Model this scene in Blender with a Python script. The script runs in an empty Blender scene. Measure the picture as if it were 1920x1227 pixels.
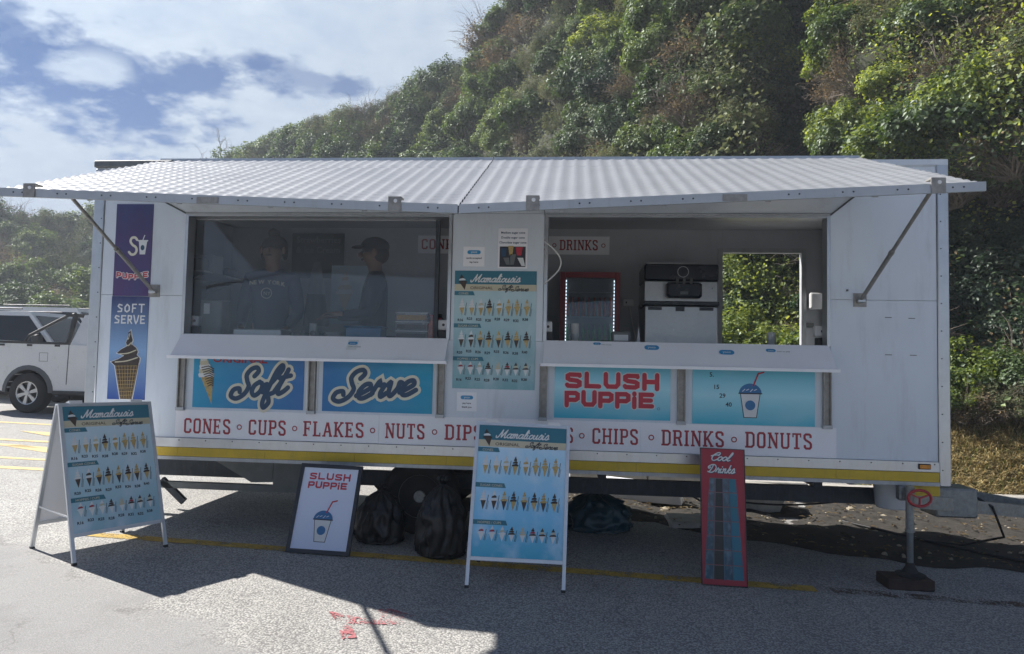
import bpy, math, random
from mathutils import Vector, Matrix, noise
R=math.radians
sc=bpy.context.scene
col=sc.collection
rnd=random.Random(7)

# ------------------------------------------------------------------ camera
YAW,PITCH,ROLL=R(-5.0),R(2.8),R(1.22)
CAM=Vector((0,-5.8,1.49))
fw=Vector((math.sin(YAW)*math.cos(PITCH),math.cos(YAW)*math.cos(PITCH),math.sin(PITCH)))
rt=Vector((math.cos(YAW),-math.sin(YAW),0)); up=rt.cross(fw)
rt2=rt*math.cos(ROLL)+up*math.sin(ROLL); up2=up*math.cos(ROLL)-rt*math.sin(ROLL)
cam=bpy.data.cameras.new('camera'); camo=bpy.data.objects.new('camera',cam); col.objects.link(camo)
camo.matrix_world=Matrix(((rt2.x,up2.x,-fw.x,CAM.x),(rt2.y,up2.y,-fw.y,CAM.y),(rt2.z,up2.z,-fw.z,CAM.z),(0,0,0,1)))
cam.sensor_width=36; cam.lens=36*1300/1920; cam.clip_end=3000; cam.clip_start=.05
sc.camera=camo

# ------------------------------------------------------------------ world and sun
SUN=Vector((-1.055,.51,1)).normalized()
sun_el=math.asin(SUN.z); sun_az=math.atan2(SUN.x,SUN.y)
w=bpy.data.worlds.new('World'); sc.world=w; w.use_nodes=True
nt=w.node_tree; nt.nodes.clear(); N=nt.nodes.new; L=nt.links.new
def nd(tree,t,**k):
    n=tree.nodes.new(t)
    for a,b in k.items():
        if a.startswith('i_'): n.inputs[int(a[2:]) if a[2:].isdigit() else a[2:]].default_value=b
        else: setattr(n,a,b)
    return n
def mth(tree,op,a,b=None,c=None,clamp=False):
    n=tree.nodes.new('ShaderNodeMath'); n.operation=op; n.use_clamp=clamp
    for i,v in enumerate((a,b,c)):
        if v is None: continue
        if isinstance(v,(int,float)): n.inputs[i].default_value=v
        else: tree.links.new(v,n.inputs[i])
    return n.outputs[0]
out=N('ShaderNodeOutputWorld'); bg=N('ShaderNodeBackground')
sky=N('ShaderNodeTexSky'); sky.sky_type='NISHITA'; sky.sun_disc=False
sky.sun_elevation=sun_el; sky.sun_rotation=sun_az; sky.air_density=1.0; sky.dust_density=.25; sky.ozone_density=4.0; sky.altitude=20
tc=N('ShaderNodeTexCoord'); sep=N('ShaderNodeSeparateXYZ'); L(tc.outputs['Generated'],sep.inputs[0])
X,Y,Z=sep.outputs
az=mth(nt,'ARCTAN2',X,Y); el=mth(nt,'ARCSINE',Z)
# cloud field: planar projection of the direction so clouds flatten towards the horizon
den=mth(nt,'ADD',mth(nt,'MAXIMUM',Z,0.0),.22)
cx=mth(nt,'DIVIDE',X,den); cy=mth(nt,'DIVIDE',Y,den)
cmb=N('ShaderNodeCombineXYZ'); L(cx,cmb.inputs[0]); L(cy,cmb.inputs[1])
n1=nd(nt,'ShaderNodeTexNoise'); n1.inputs['Scale'].default_value=.9; n1.inputs['Detail'].default_value=7; n1.inputs['Roughness'].default_value=.55; n1.inputs['Distortion'].default_value=.3
L(cmb.outputs[0],n1.inputs['Vector'])
wob=nd(nt,'ShaderNodeTexNoise'); wob.inputs['Scale'].default_value=7; wob.inputs['Detail'].default_value=5; wob.inputs['Roughness'].default_value=.6; L(cmb.outputs[0],wob.inputs['Vector'])
wf=mth(nt,'SUBTRACT',wob.outputs['Fac'],.5)
fine=nd(nt,'ShaderNodeTexNoise'); fine.inputs['Scale'].default_value=24; fine.inputs['Detail'].default_value=6; fine.inputs['Roughness'].default_value=.6; L(cmb.outputs[0],fine.inputs['Vector'])
ff=mth(nt,'SUBTRACT',fine.outputs['Fac'],.5)
def gap(a0,e0,ra,re,tilt,amp=1.0,sharp=1.0):
    a=mth(nt,'SUBTRACT',az,R(a0)); e=mth(nt,'SUBTRACT',el,R(e0))
    c,s=math.cos(R(tilt)),math.sin(R(tilt))
    u=mth(nt,'DIVIDE',mth(nt,'ADD',mth(nt,'MULTIPLY',a,c),mth(nt,'MULTIPLY',e,s)),R(ra))
    v=mth(nt,'DIVIDE',mth(nt,'SUBTRACT',mth(nt,'MULTIPLY',e,c),mth(nt,'MULTIPLY',a,s)),R(re))
    d=mth(nt,'SQRT',mth(nt,'ADD',mth(nt,'MULTIPLY',u,u),mth(nt,'MULTIPLY',v,v)))
    d=mth(nt,'ADD',d,mth(nt,'MULTIPLY',wf,3.2)); d=mth(nt,'ADD',d,mth(nt,'MULTIPLY',ff,1.1))
    return mth(nt,'MULTIPLY',mth(nt,'MULTIPLY',mth(nt,'SUBTRACT',1.30,d),1.35*sharp,clamp=True),amp)
gaps=[gap(-37.5,18.3,7.5,3.0,-8),gap(-30.5,20.3,6.5,1.5,8,.95),gap(-42.5,20.0,5.5,2.0,-12,.9),gap(-23,21.2,5.5,.7,-2,.6),gap(-18.9,21.0,1.8,.8,0,.85),gap(-46,13.2,4,.8,5,.5)]
g=gaps[0]
for q in gaps[1:]: g=mth(nt,'MAXIMUM',g,q)
puff=gap(-37.0,19.3,2.2,1.1,5,1.0); g=mth(nt,'SUBTRACT',g,puff,clamp=True)
away=mth(nt,'MULTIPLY',mth(nt,'SUBTRACT',mth(nt,'ABSOLUTE',mth(nt,'ADD',az,R(5))),R(50)),4,clamp=True)
hi_=mth(nt,'MULTIPLY',mth(nt,'SUBTRACT',el,R(36)),5,clamp=True); away=mth(nt,'MAXIMUM',away,hi_)
gen=mth(nt,'MULTIPLY',mth(nt,'SUBTRACT',n1.outputs['Fac'],.24),6,clamp=True)
g2=mth(nt,'MULTIPLY',gen,away); g=mth(nt,'MAXIMUM',g,g2)
cf=mth(nt,'SUBTRACT',1.0,g,clamp=True)
mx=N('ShaderNodeMix'); mx.data_type='RGBA'; L(cf,mx.inputs['Factor'])
skm=N('ShaderNodeVectorMath'); skm.operation='SCALE'; skm.inputs['Scale'].default_value=.055; L(sky.outputs[0],skm.inputs[0])
skc=N('ShaderNodeMix'); skc.data_type='RGBA'; skc.inputs['Factor'].default_value=.0; L(skm.outputs[0],skc.inputs['A'])
skt=N('ShaderNodeVectorMath'); skt.operation='MULTIPLY'; skt.inputs[1].default_value=(.19,.38,.60); L(skm.outputs[0],skt.inputs[0]); L(skt.outputs[0],mx.inputs['A'])
ramp=N('ShaderNodeValToRGB'); ramp.color_ramp.elements[0].position=.32; ramp.color_ramp.elements[0].color=(.200,.250,.330,1)
ramp.color_ramp.elements[1].position=.70; ramp.color_ramp.elements[1].color=(.305,.350,.395,1)
sh=mth(nt,'ADD',mth(nt,'MULTIPLY',wob.outputs['Fac'],.6),mth(nt,'MULTIPLY',n1.outputs['Fac'],.4)); sh=mth(nt,'ADD',sh,mth(nt,'MULTIPLY',ff,.3))
L(sh,ramp.inputs[0]); dsun=N('ShaderNodeVectorMath'); dsun.operation='DOT_PRODUCT'; L(tc.outputs['Generated'],dsun.inputs[0]); dsun.inputs[1].default_value=tuple(SUN)
glow=mth(nt,'ADD',1.0,mth(nt,'MULTIPLY',mth(nt,'POWER',mth(nt,'MAXIMUM',dsun.outputs['Value'],0.0),7.0),.8))
cg=N('ShaderNodeVectorMath'); cg.operation='SCALE'; L(ramp.outputs[0],cg.inputs[0]); L(glow,cg.inputs['Scale']); L(cg.outputs[0],mx.inputs['B'])
L(mx.outputs['Result'],bg.inputs[0]); bg.inputs[1].default_value=1.0
L(bg.outputs[0],out.inputs[0])
sl=bpy.data.lights.new('sun','SUN'); sl.energy=5.0; sl.angle=R(.53); sl.color=(1,.955,.90)
so=bpy.data.objects.new('sun',sl); so.rotation_euler=(-SUN).to_track_quat('-Z','Y').to_euler(); col.objects.link(so); so.location=(-10,5,20)
sc.view_settings.view_transform='Standard'; sc.view_settings.look='None'; sc.view_settings.exposure=1.1; sc.view_settings.gamma=1
sc.view_settings.use_curve_mapping=False
sc.render.engine='CYCLES'; sc.cycles.use_denoising=True
sc.cycles.max_bounces=6; sc.cycles.diffuse_bounces=3; sc.cycles.glossy_bounces=2; sc.cycles.transmission_bounces=4; sc.cycles.transparent_max_bounces=8

# ------------------------------------------------------------------ helpers
class MB:
    def __init__(s): s.v=[]; s.f=[]; s.m=[]
    def quad(s,a,b,c,d,m=0):
        i=len(s.v); s.v+=[tuple(a),tuple(b),tuple(c),tuple(d)]; s.f.append((i,i+1,i+2,i+3)); s.m.append(m); return s
    def poly(s,pts,m=0):
        i=len(s.v); s.v+=[tuple(p) for p in pts]; s.f.append(tuple(range(i,i+len(pts)))); s.m.append(m); return s
    def box(s,x0,x1,y0,y1,z0,z1,m=0,b=0.0):
        if b>0: return s.bbox(x0,x1,y0,y1,z0,z1,m,b)
        i=len(s.v); s.v+=[(x,y,z) for z in(z0,z1) for y in(y0,y1) for x in(x0,x1)]
        for f in((0,2,3,1),(4,5,7,6),(0,1,5,4),(2,6,7,3),(0,4,6,2),(1,3,7,5)): s.f.append(tuple(i+k for k in f)); s.m.append(m)
        return s
    def bbox(s,x0,x1,y0,y1,z0,z1,m,b):
        # box with bevelled edges (rounded rect in xz, inset on the y faces)
        def ring(y,k):
            o=b*k
            return [(x0+o+b,y,z0+o),(x1-o-b,y,z0+o),(x1-o,y,z0+o+b),(x1-o,y,z1-o-b),(x1-o-b,y,z1-o),(x0+o+b,y,z1-o),(x0+o,y,z1-o-b),(x0+o,y,z0+o+b)]
        rs=[ring(y0,1),ring(y0+b,0),ring(y1-b,0),ring(y1,1)]; i=len(s.v)
        for r_ in rs: s.v+=r_
        for k in range(3):
            for j in range(8):
                a=i+k*8+j; c=i+k*8+(j+1)%8; s.f.append((a,c,c+8,a+8)); s.m.append(m)
        s.f.append(tuple(i+7-j for j in range(8))); s.m.append(m); s.f.append(tuple(i+24+j for j in range(8))); s.m.append(m)
        return s
    def prism(s,pts,off,m=0):
        # pts: 3D loop, off: extrusion vector
        n=len(pts); i=len(s.v); o=Vector(off)
        s.v+=[tuple(p) for p in pts]+[tuple(Vector(p)+o) for p in pts]
        s.f.append(tuple(range(i,i+n))); s.m.append(m); s.f.append(tuple(range(i+2*n-1,i+n-1,-1))); s.m.append(m)
        for j in range(n): s.f.append((i+j,i+n+j,i+n+(j+1)%n,i+(j+1)%n)); s.m.append(m)
        return s
    def tube(s,path,r,n=8,m=0,cap=True):
        P=[Vector(p) for p in path]; rr=r if isinstance(r,(list,tuple)) else [r]*len(P)
        i0=len(s.v); pu=None
        for k,p in enumerate(P):
            d=(P[min(k+1,len(P)-1)]-P[max(k-1,0)]).normalized()
            a=Vector((0,0,1)) if abs(d.z)<.9 else Vector((1,0,0))
            if pu is not None: a=pu
            u=(a-d*a.dot(d)).normalized(); pu=u; v=d.cross(u)
            for j in range(n):
                t=2*math.pi*j/n; s.v.append(tuple(p+(u*math.cos(t)+v*math.sin(t))*rr[k]))
        for k in range(len(P)-1):
            for j in range(n):
                a=i0+k*n+j; b=i0+k*n+(j+1)%n; s.f.append((a,b,b+n,a+n)); s.m.append(m)
        if cap:
            s.f.append(tuple(i0+n-1-j for j in range(n))); s.m.append(m)
            e=i0+(len(P)-1)*n; s.f.append(tuple(e+j for j in range(n))); s.m.append(m)
        return s
    def bar(s,a,b,wd,ht,m=0):
        a,b=Vector(a),Vector(b); d=(b-a).normalized(); u=Vector((0,0,1)) if abs(d.z)<.95 else Vector((1,0,0))
        x=d.cross(u).normalized()*wd/2; y=x.normalized().cross(d).normalized()*ht/2
        return s.prism([a-x-y,a+x-y,a+x+y,a-x+y],b-a,m)
    def lathe(s,prof,c,axis='z',n=20,m=0):
        i0=len(s.v); c=Vector(c)
        for (r,h) in prof:
            for j in range(n):
                t=2*math.pi*j/n; a,b=r*math.cos(t),r*math.sin(t)
                p={'z':(a,b,h),'y':(a,h,b),'x':(h,a,b)}[axis]; s.v.append(tuple(c+Vector(p)))
        for k in range(len(prof)-1):
            for j in range(n):
                a=i0+k*n+j; b=i0+k*n+(j+1)%n; s.f.append((a,b,b+n,a+n)); s.m.append(m)
        return s
    def mesh(s,name,mats,smooth=False):
        me=bpy.data.meshes.new(name); me.from_pydata(s.v,[],s.f)
        for t in (mats if isinstance(mats,(list,tuple)) else [mats]): me.materials.append(t)
        if any(s.m): me.polygons.foreach_set('material_index',s.m)
        if smooth: me.polygons.foreach_set('use_smooth',[True]*len(s.f))
        me.update(); return me
    def build(s,name,mats,parent=None,smooth=False,**k):
        o=bpy.data.objects.new(name,s.mesh(name,mats,smooth)); col.objects.link(o)
        par(o,parent); tag(o,**k); return o
def par(o,parent):
    if parent is not None:
        o.parent=parent
        if parent.type=='EMPTY': o.matrix_parent_inverse=parent.matrix_basis.inverted()
def tag(o,label=None,cat=None,group=None,kind=None):
    if label: o['label']=label
    if cat: o['category']=cat
    if group: o['group']=group
    if kind: o['kind']=kind
    return o
def thing(name,loc,label,cat,group=None,rz=0):
    o=bpy.data.objects.new(name,None); o.location=loc; o.rotation_euler=(0,0,rz); o.empty_display_size=.2; col.objects.link(o)
    bpy.context.view_layer.update(); return tag(o,label,cat,group)
def copy_tree(o,parent=None):
    c=o.copy(); col.objects.link(c)
    if parent is not None: c.parent=parent
    for ch in [x for x in bpy.data.objects if x.parent is o]: copy_tree(ch,c)
    return c
def shade_ok(o): return o
def Gz(x,y=0): return -.108-.03*max(-26.0,min(9.0,x))

# ------------------------------------------------------------------ materials
def mat(name,c,rough=.6,metal=0.0,var=.08,scale=4.0,bump=0.0,bscale=60.0,spec=.5,trans=0.0,emit=None,coat=0.0,dirt=0.0):
    m=bpy.data.materials.new(name); m.use_nodes=True; t=m.node_tree; b=t.nodes['Principled BSDF']
    b.inputs['Roughness'].default_value=rough; b.inputs['Metallic'].default_value=metal
    b.inputs['Specular IOR Level'].default_value=spec; b.inputs['Coat Weight'].default_value=coat
    tcn=t.nodes.new('ShaderNodeTexCoord')
    nz=nd(t,'ShaderNodeTexNoise'); nz.inputs['Scale'].default_value=scale; nz.inputs['Detail'].default_value=6; nz.inputs['Roughness'].default_value=.6
    t.links.new(tcn.outputs['Object'],nz.inputs['Vector'])
    rp=t.nodes.new('ShaderNodeValToRGB'); rp.color_ramp.elements[0].position=.3; rp.color_ramp.elements[1].position=.72
    lo=[max(0,x*(1-var)) for x in c]; hi=[min(1,x*(1+var)) for x in c]
    rp.color_ramp.elements[0].color=(*lo,1); rp.color_ramp.elements[1].color=(*hi,1)
    t.links.new(nz.outputs['Fac'],rp.inputs[0]); src=rp.outputs[0]
    if dirt>0:
        n2=nd(t,'ShaderNodeTexNoise'); n2.inputs['Scale'].default_value=scale*2.3; n2.inputs['Detail'].default_value=9; n2.inputs['Roughness'].default_value=.72
        mp=t.nodes.new('ShaderNodeMapping'); mp.inputs['Scale'].default_value=(1.6,1,.28); t.links.new(tcn.outputs['Object'],mp.inputs[0]); t.links.new(mp.outputs[0],n2.inputs['Vector'])
        f=mth(t,'MULTIPLY',mth(t,'MULTIPLY',mth(t,'SUBTRACT',n2.outputs['Fac'],.52),5,clamp=True),dirt)
        mm=t.nodes.new('ShaderNodeMix'); mm.data_type='RGBA'; t.links.new(f,mm.inputs['Factor']); t.links.new(src,mm.inputs['A']); mm.inputs['B'].default_value=(.16,.14,.11,1); src=mm.outputs['Result']
    t.links.new(src,b.inputs['Base Color'])
    r2=mth(t,'MULTIPLY_ADD',nz.outputs['Fac'],.25,rough-.12,clamp=True); t.links.new(r2,b.inputs['Roughness'])
    if trans: b.inputs['Transmission Weight'].default_value=trans
    if emit: b.inputs['Emission Color'].default_value=(*emit[0],1); b.inputs['Emission Strength'].default_value=emit[1]
    if bump>0:
        n3=nd(t,'ShaderNodeTexNoise'); n3.inputs['Scale'].default_value=bscale; n3.inputs['Detail'].default_value=4; t.links.new(tcn.outputs['Object'],n3.inputs['Vector'])
        bp=t.nodes.new('ShaderNodeBump'); bp.inputs['Strength'].default_value=bump; bp.inputs['Distance'].default_value=.01
        t.links.new(n3.outputs['Fac'],bp.inputs['Height']); t.links.new(bp.outputs[0],b.inputs['Normal'])
    return m
M={}
def mk(k,*a,**kw): M[k]=mat(k,*a,**kw)
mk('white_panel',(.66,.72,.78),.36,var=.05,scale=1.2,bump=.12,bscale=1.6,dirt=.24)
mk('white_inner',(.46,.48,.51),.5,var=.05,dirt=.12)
mk('white_board',(.86,.87,.90),.45,var=.02,scale=2,dirt=.05)
mk('alu',(.52,.54,.56),.33,metal=.85,var=.08,scale=8,bump=.05,bscale=30,dirt=.15)
mk('alu_dull',(.42,.44,.46),.5,metal=.6,var=.15,scale=10,dirt=.3)
mk('bracket',(.30,.29,.27),.5,metal=.5,var=.25,scale=22,dirt=.35)
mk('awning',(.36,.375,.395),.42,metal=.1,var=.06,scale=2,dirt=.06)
mk('awning_edge',(.42,.45,.48),.45,metal=.4,var=.1,dirt=.2)
mk('yellow_tape',(.62,.43,.03),.5,var=.12,scale=5,bump=.1,bscale=200,dirt=.25)
mk('yellow_paint',(.55,.36,.07),.8,var=.25,scale=20,dirt=.4)
mk('steel_dark',(.045,.055,.07),.55,metal=.3,var=.3,scale=12,dirt=.35)
mk('steel_grey',(.16,.175,.18),.55,metal=.3,var=.2,scale=8,dirt=.4)
mk('galv',(.30,.31,.30),.5,metal=.5,var=.25,scale=30,dirt=.4)
mk('rubber',(.02,.02,.022),.8,var=.3,scale=20,bump=.2,bscale=80)
mk('bag',(.005,.006,.008),.36,var=.3,scale=6,bump=.9,bscale=14)
mk('bag_teal',(.01,.05,.075),.35,var=.3,scale=6,bump=.6,bscale=12)
mk('red_ink',(.36,.035,.05),.55,var=.1,scale=20)
mk('red_slush',(.50,.03,.055),.5,var=.05)
mk('red_board',(.36,.025,.045),.45,var=.08,scale=3)
mk('white_ink',(.70,.72,.72),.5,var=.03)
mk('cream_ink',(.72,.70,.56),.5,var=.04)
mk('beige_ink',(.56,.52,.38),.5,var=.06)
mk('navy_ink',(.025,.07,.14),.5,var=.08)
mk('blue_ink',(.03,.16,.36),.45,var=.08)
mk('tag_blue',(.03,.28,.55),.4,var=.04)
mk('teal_ink',(.03,.17,.24),.5,var=.08)
mk('dark_ink',(.03,.035,.05),.5,var=.05)
mk('brown_ink',(.07,.045,.03),.5,var=.25,scale=40)
mk('waffle_ink',(.50,.36,.14),.5,var=.25,scale=80)
mk('choc_ink',(.05,.035,.03),.5,var=.4,scale=30)
mk('frame_alu',(.62,.65,.68),.35,metal=.6,var=.05,scale=12)
mk('black_frame',(.018,.022,.03),.4,var=.2)
mk('black_plastic',(.02,.022,.026),.4,var=.2)
mk('plastic_white',(.7,.71,.72),.4,var=.05)
mk('steel_brushed',(.45,.46,.47),.32,metal=.8,var=.08,scale=20,bump=.03)
mk('machine_black',(.012,.018,.03),.25,var=.2)
mk('wood_dark',(.045,.028,.022),.8,var=.4,scale=14,bump=.3,bscale=40)
mk('concrete',(.42,.40,.36),.85,var=.2,scale=9,bump=.4,bscale=60,dirt=.3)
mk('handwheel',(.42,.03,.04),.45,var=.2,scale=20)
mk('orange_lens',(.65,.25,.02),.25,var=.1)
mk('skin',(.22,.12,.08),.55,var=.08); mk('skin_light',(.30,.19,.14),.55,var=.08)
mk('hair',(.012,.009,.008),.5,var=.4,scale=60,bump=.3)
mk('navy_shirt',(.008,.014,.03),.85,var=.15,bump=.2,bscale=20)
mk('blue_jumper',(.022,.042,.095),.85,var=.12,bump=.2,bscale=18)
mk('cap_black',(.012,.014,.018),.8,var=.2)
mk('trousers',(.02,.025,.035),.9,var=.2)
mk('fridge_red',(.22,.015,.03),.35,var=.1)
mk('bottle_red',(.55,.10,.04),.2,var=.3,scale=30); mk('bottle_green',(.08,.34,.13),.2,var=.3,scale=30)
mk('blue_box',(.03,.20,.42),.4,var=.08)
mk('tub_clear',(.45,.46,.47),.25,var=.1,trans=.5); mk('nuts',(.45,.26,.09),.8,var=.4,scale=90)
mk('cable_black',(.012,.012,.014),.6); mk('cable_white',(.7,.7,.68),.5)
mk('car_white',(.66,.67,.67),.3,var=.02,coat=.4,dirt=.06); mk('car_red',(.5,.05,.02),.3,var=.05)
mk('car_glass',(.012,.018,.024),.12,var=.1,spec=.4); mk('car_trim',(.03,.032,.035),.6,var=.15)
mk('car_trim_grey',(.09,.095,.10),.6,var=.15); mk('rim',(.5,.51,.52),.3,metal=.8,var=.05)
mk('red_paint',(.50,.13,.14),.9,var=.25,scale=25,bump=.3)
mk('chalk_black',(.02,.024,.03),.8,var=.15); mk('cloth_white',(.35,.36,.38),.9,var=.1); mk('cloth_brown',(.10,.07,.06),.9,var=.1)
mk('door_inner',(.55,.55,.54),.5,var=.05)

def glass(name,tint,mixf):
    m=bpy.data.materials.new(name); m.use_nodes=True; t=m.node_tree; t.nodes.clear()
    o=t.nodes.new('ShaderNodeOutputMaterial'); mixn=t.nodes.new('ShaderNodeMixShader'); tr=t.nodes.new('ShaderNodeBsdfTransparent'); gl=t.nodes.new('ShaderNodeBsdfGlossy')
    tr.inputs[0].default_value=(*tint,1); gl.inputs['Roughness'].default_value=.04; fr=t.nodes.new('ShaderNodeFresnel'); fr.inputs[0].default_value=1.5
    f=mth(t,'ADD',fr.outputs[0],mixf,clamp=True); t.links.new(f,mixn.inputs[0]); t.links.new(tr.outputs[0],mixn.inputs[1]); t.links.new(gl.outputs[0],mixn.inputs[2]); t.links.new(mixn.outputs[0],o.inputs[0])
    return m
M['glass']=glass('glass',(.82,.86,.9),.02)
M['dusty_veil_glass']=glass('dusty_veil_glass',(.94,.96,.98),.0)
_t=M['dusty_veil_glass'].node_tree; _o=[n for n in _t.nodes if n.type=='OUTPUT_MATERIAL'][0]; _s=_o.inputs[0].links[0].from_socket
_d=_t.nodes.new('ShaderNodeBsdfDiffuse'); _d.inputs[0].default_value=(.62,.72,.86,1); _x=_t.nodes.new('ShaderNodeMixShader'); _n=_t.nodes.new('ShaderNodeTexNoise'); _n.inputs['Scale'].default_value=2.2; _n.inputs['Detail'].default_value=5  # bluish dust film also paints the sky's hazy veil onto the pane
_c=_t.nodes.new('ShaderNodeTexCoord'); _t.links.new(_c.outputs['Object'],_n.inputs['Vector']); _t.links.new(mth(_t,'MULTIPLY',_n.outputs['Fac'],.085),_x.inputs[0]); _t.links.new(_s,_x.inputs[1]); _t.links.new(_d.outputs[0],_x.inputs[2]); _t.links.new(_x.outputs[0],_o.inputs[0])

def print_mat(name,c0,c1,vertical=True,lo=0.0,hi=1.0,cloud=0.0,cscale=3.0,cloudc=(.75,.85,.9),mid=None):
    """printed background: a two- or three-tone gradient over the sheet's own coordinates with soft printed clouds"""
    m=bpy.data.materials.new(name); m.use_nodes=True; t=m.node_tree; b=t.nodes['Principled BSDF']; b.inputs['Roughness'].default_value=.5
    tcn=t.nodes.new('ShaderNodeTexCoord'); s=t.nodes.new('ShaderNodeSeparateXYZ'); t.links.new(tcn.outputs['Generated'],s.inputs[0])
    rp=t.nodes.new('ShaderNodeValToRGB'); rp.color_ramp.elements[0].position=lo; rp.color_ramp.elements[1].position=hi
    rp.color_ramp.elements[0].color=(*c0,1); rp.color_ramp.elements[1].color=(*c1,1)
    if mid: e=rp.color_ramp.elements.new(mid[0]); e.color=(*mid[1],1)
    t.links.new(s.outputs[2 if vertical else 0],rp.inputs[0]); src=rp.outputs[0]
    nz=nd(t,'ShaderNodeTexNoise'); nz.inputs['Scale'].default_value=cscale; nz.inputs['Detail'].default_value=6; t.links.new(tcn.outputs['Generated'],nz.inputs['Vector'])
    f=mth(t,'MULTIPLY',mth(t,'MULTIPLY',mth(t,'SUBTRACT',nz.outputs['Fac'],.45),4,clamp=True),max(cloud,.04))
    mm=t.nodes.new('ShaderNodeMix'); mm.data_type='RGBA'; t.links.new(f,mm.inputs['Factor']); t.links.new(src,mm.inputs['A']); mm.inputs['B'].default_value=(*cloudc,1)
    t.links.new(mm.outputs['Result'],b.inputs['Base Color']); M[name]=m; return m
print_mat('menu_sky',(.05,.42,.62),(.45,.74,.93),lo=0,hi=.9,cloud=.55,cscale=3.5,cloudc=(.78,.86,.97),mid=(.3,(.22,.58,.86)))
print_mat('menu_sky_faded',(.20,.42,.47),(.46,.62,.66),lo=0,hi=.9,cloud=.4,cscale=3.5,cloudc=(.62,.74,.76))
print_mat('menu_sky_pale',(.30,.52,.62),(.56,.72,.80),lo=0,hi=.9,cloud=.5,cscale=3.2,cloudc=(.74,.80,.90))
print_mat('soft_blue',(.02,.33,.56),(.04,.17,.44),vertical=False,cloud=.0)
print_mat('serve_blue',(.03,.18,.44),(.01,.33,.52),vertical=False,cloud=.0)
print_mat('slush_teal',(.03,.44,.62),(.08,.48,.66),vertical=True,cloud=.35,cscale=2.2,cloudc=(.4,.66,.72),mid=(.55,(.44,.78,.86)))
print_mat('puppie_teal',(.04,.46,.62),(.10,.50,.66),vertical=True,cloud=.35,cscale=2.0,cloudc=(.4,.66,.72),mid=(.5,(.40,.76,.85)))
print_mat('purple_banner',(.085,.045,.16),(.05,.045,.14),cloud=.3,cscale=2.5,cloudc=(.02,.09,.22),lo=.0,hi=1)
print_mat('blue_banner',(.02,.07,.30),(.02,.03,.13),lo=0,hi=1,cloud=0,mid=(.48,(.22,.38,.62)))
print_mat('poster_lilac',(.64,.70,.86),(.68,.74,.88),cloud=.1)
print_mat('cool_ice',(.03,.09,.13),(.10,.12,.15),cloud=.6,cscale=9,cloudc=(.2,.3,.36))

# ------------------------------------------------------------------ flat lettering
class Sheet:
    """a flat print surface: u to the right, v up, d out of the surface, all in metres"""
    def __init__(s,O,U,V):
        s.O=Vector(O); s.U=Vector(U).normalized(); s.V=Vector(V).normalized(); s.N=s.U.cross(s.V).normalized(); s.k=0
    def p(s,u,v,d=0): return s.O+s.U*u+s.V*v+s.N*d
def smooth(pts,n=6):
    if len(pts)<3: return list(pts)
    P=[pts[0]]+list(pts)+[pts[-1]]; o=[]
    for i in range(1,len(P)-2):
        a,b,c,d=P[i-1],P[i],P[i+1],P[i+2]
        for k in range(n):
            t=k/n; o.append(tuple(.5*((2*b[j])+(-a[j]+c[j])*t+(2*a[j]-5*b[j]+4*c[j]-d[j])*t*t+(-a[j]+3*b[j]-3*c[j]+d[j])*t**3) for j in(0,1)))
    o.append(pts[-1]); return o
def ribbon(mb,sh,pts,wd,d=0.001,m=0,round_=True,closed=False,step=.00002):
    n=len(pts); Lp=[];hw=wd/2
    def nrm(a,b):
        dx,dy=b[0]-a[0],b[1]-a[1]; l=math.hypot(dx,dy) or 1; return (-dy/l,dx/l)
    for i,p in enumerate(pts):
        if closed: a,b=pts[(i-1)%n],pts[(i+1)%n]; n1_=nrm(a,p); n2_=nrm(p,b)
        else:
            n1_=nrm(pts[i-1],p) if i>0 else nrm(p,pts[1]); n2_=nrm(p,pts[i+1]) if i<n-1 else n1_
        mx_,my_=n1_[0]+n2_[0],n1_[1]+n2_[1]; l=math.hypot(mx_,my_) or 1; mx_/=l; my_/=l
        c=max(.5,mx_*n1_[0]+my_*n1_[1]); Lp.append((p,(mx_*hw/c,my_*hw/c)))
    rng=range(n) if closed else range(n-1)
    dd=d
    for i in rng:
        (p,o),(q,r_)=Lp[i],Lp[(i+1)%n]; d2=dd+step if not closed else d; 
        mb.quad(sh.p(p[0]-o[0],p[1]-o[1],dd),sh.p(q[0]-r_[0],q[1]-r_[1],d2),sh.p(q[0]+r_[0],q[1]+r_[1],d2),sh.p(p[0]+o[0],p[1]+o[1],dd),m); dd=d2
    if round_ and not closed:
        for p,e in((pts[0],d+.00012),(pts[-1],dd+.00012)):
            mb.poly([sh.p(p[0]+hw*math.cos(t*math.pi/5),p[1]+hw*math.sin(t*math.pi/5),e) for t in range(10)],m)
def rect(mb,sh,u0,v0,u1,v1,d=.001,m=0):
    mb.quad(sh.p(u0,v0,d),sh.p(u1,v0,d),sh.p(u1,v1,d),sh.p(u0,v1,d),m)
def disc(mb,sh,u,v,ru,rv,d=.001,m=0,n=16):
    mb.poly([sh.p(u+ru*math.cos(2*math.pi*t/n),v+rv*math.sin(2*math.pi*t/n),d) for t in range(n)],m)
def ring(mb,sh,u,v,r,wd,d=.001,m=0,n=16):
    ribbon(mb,sh,[(u+r*math.cos(2*math.pi*t/n),v+r*math.sin(2*math.pi*t/n)) for t in range(n)],wd,d,m,closed=True)
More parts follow.
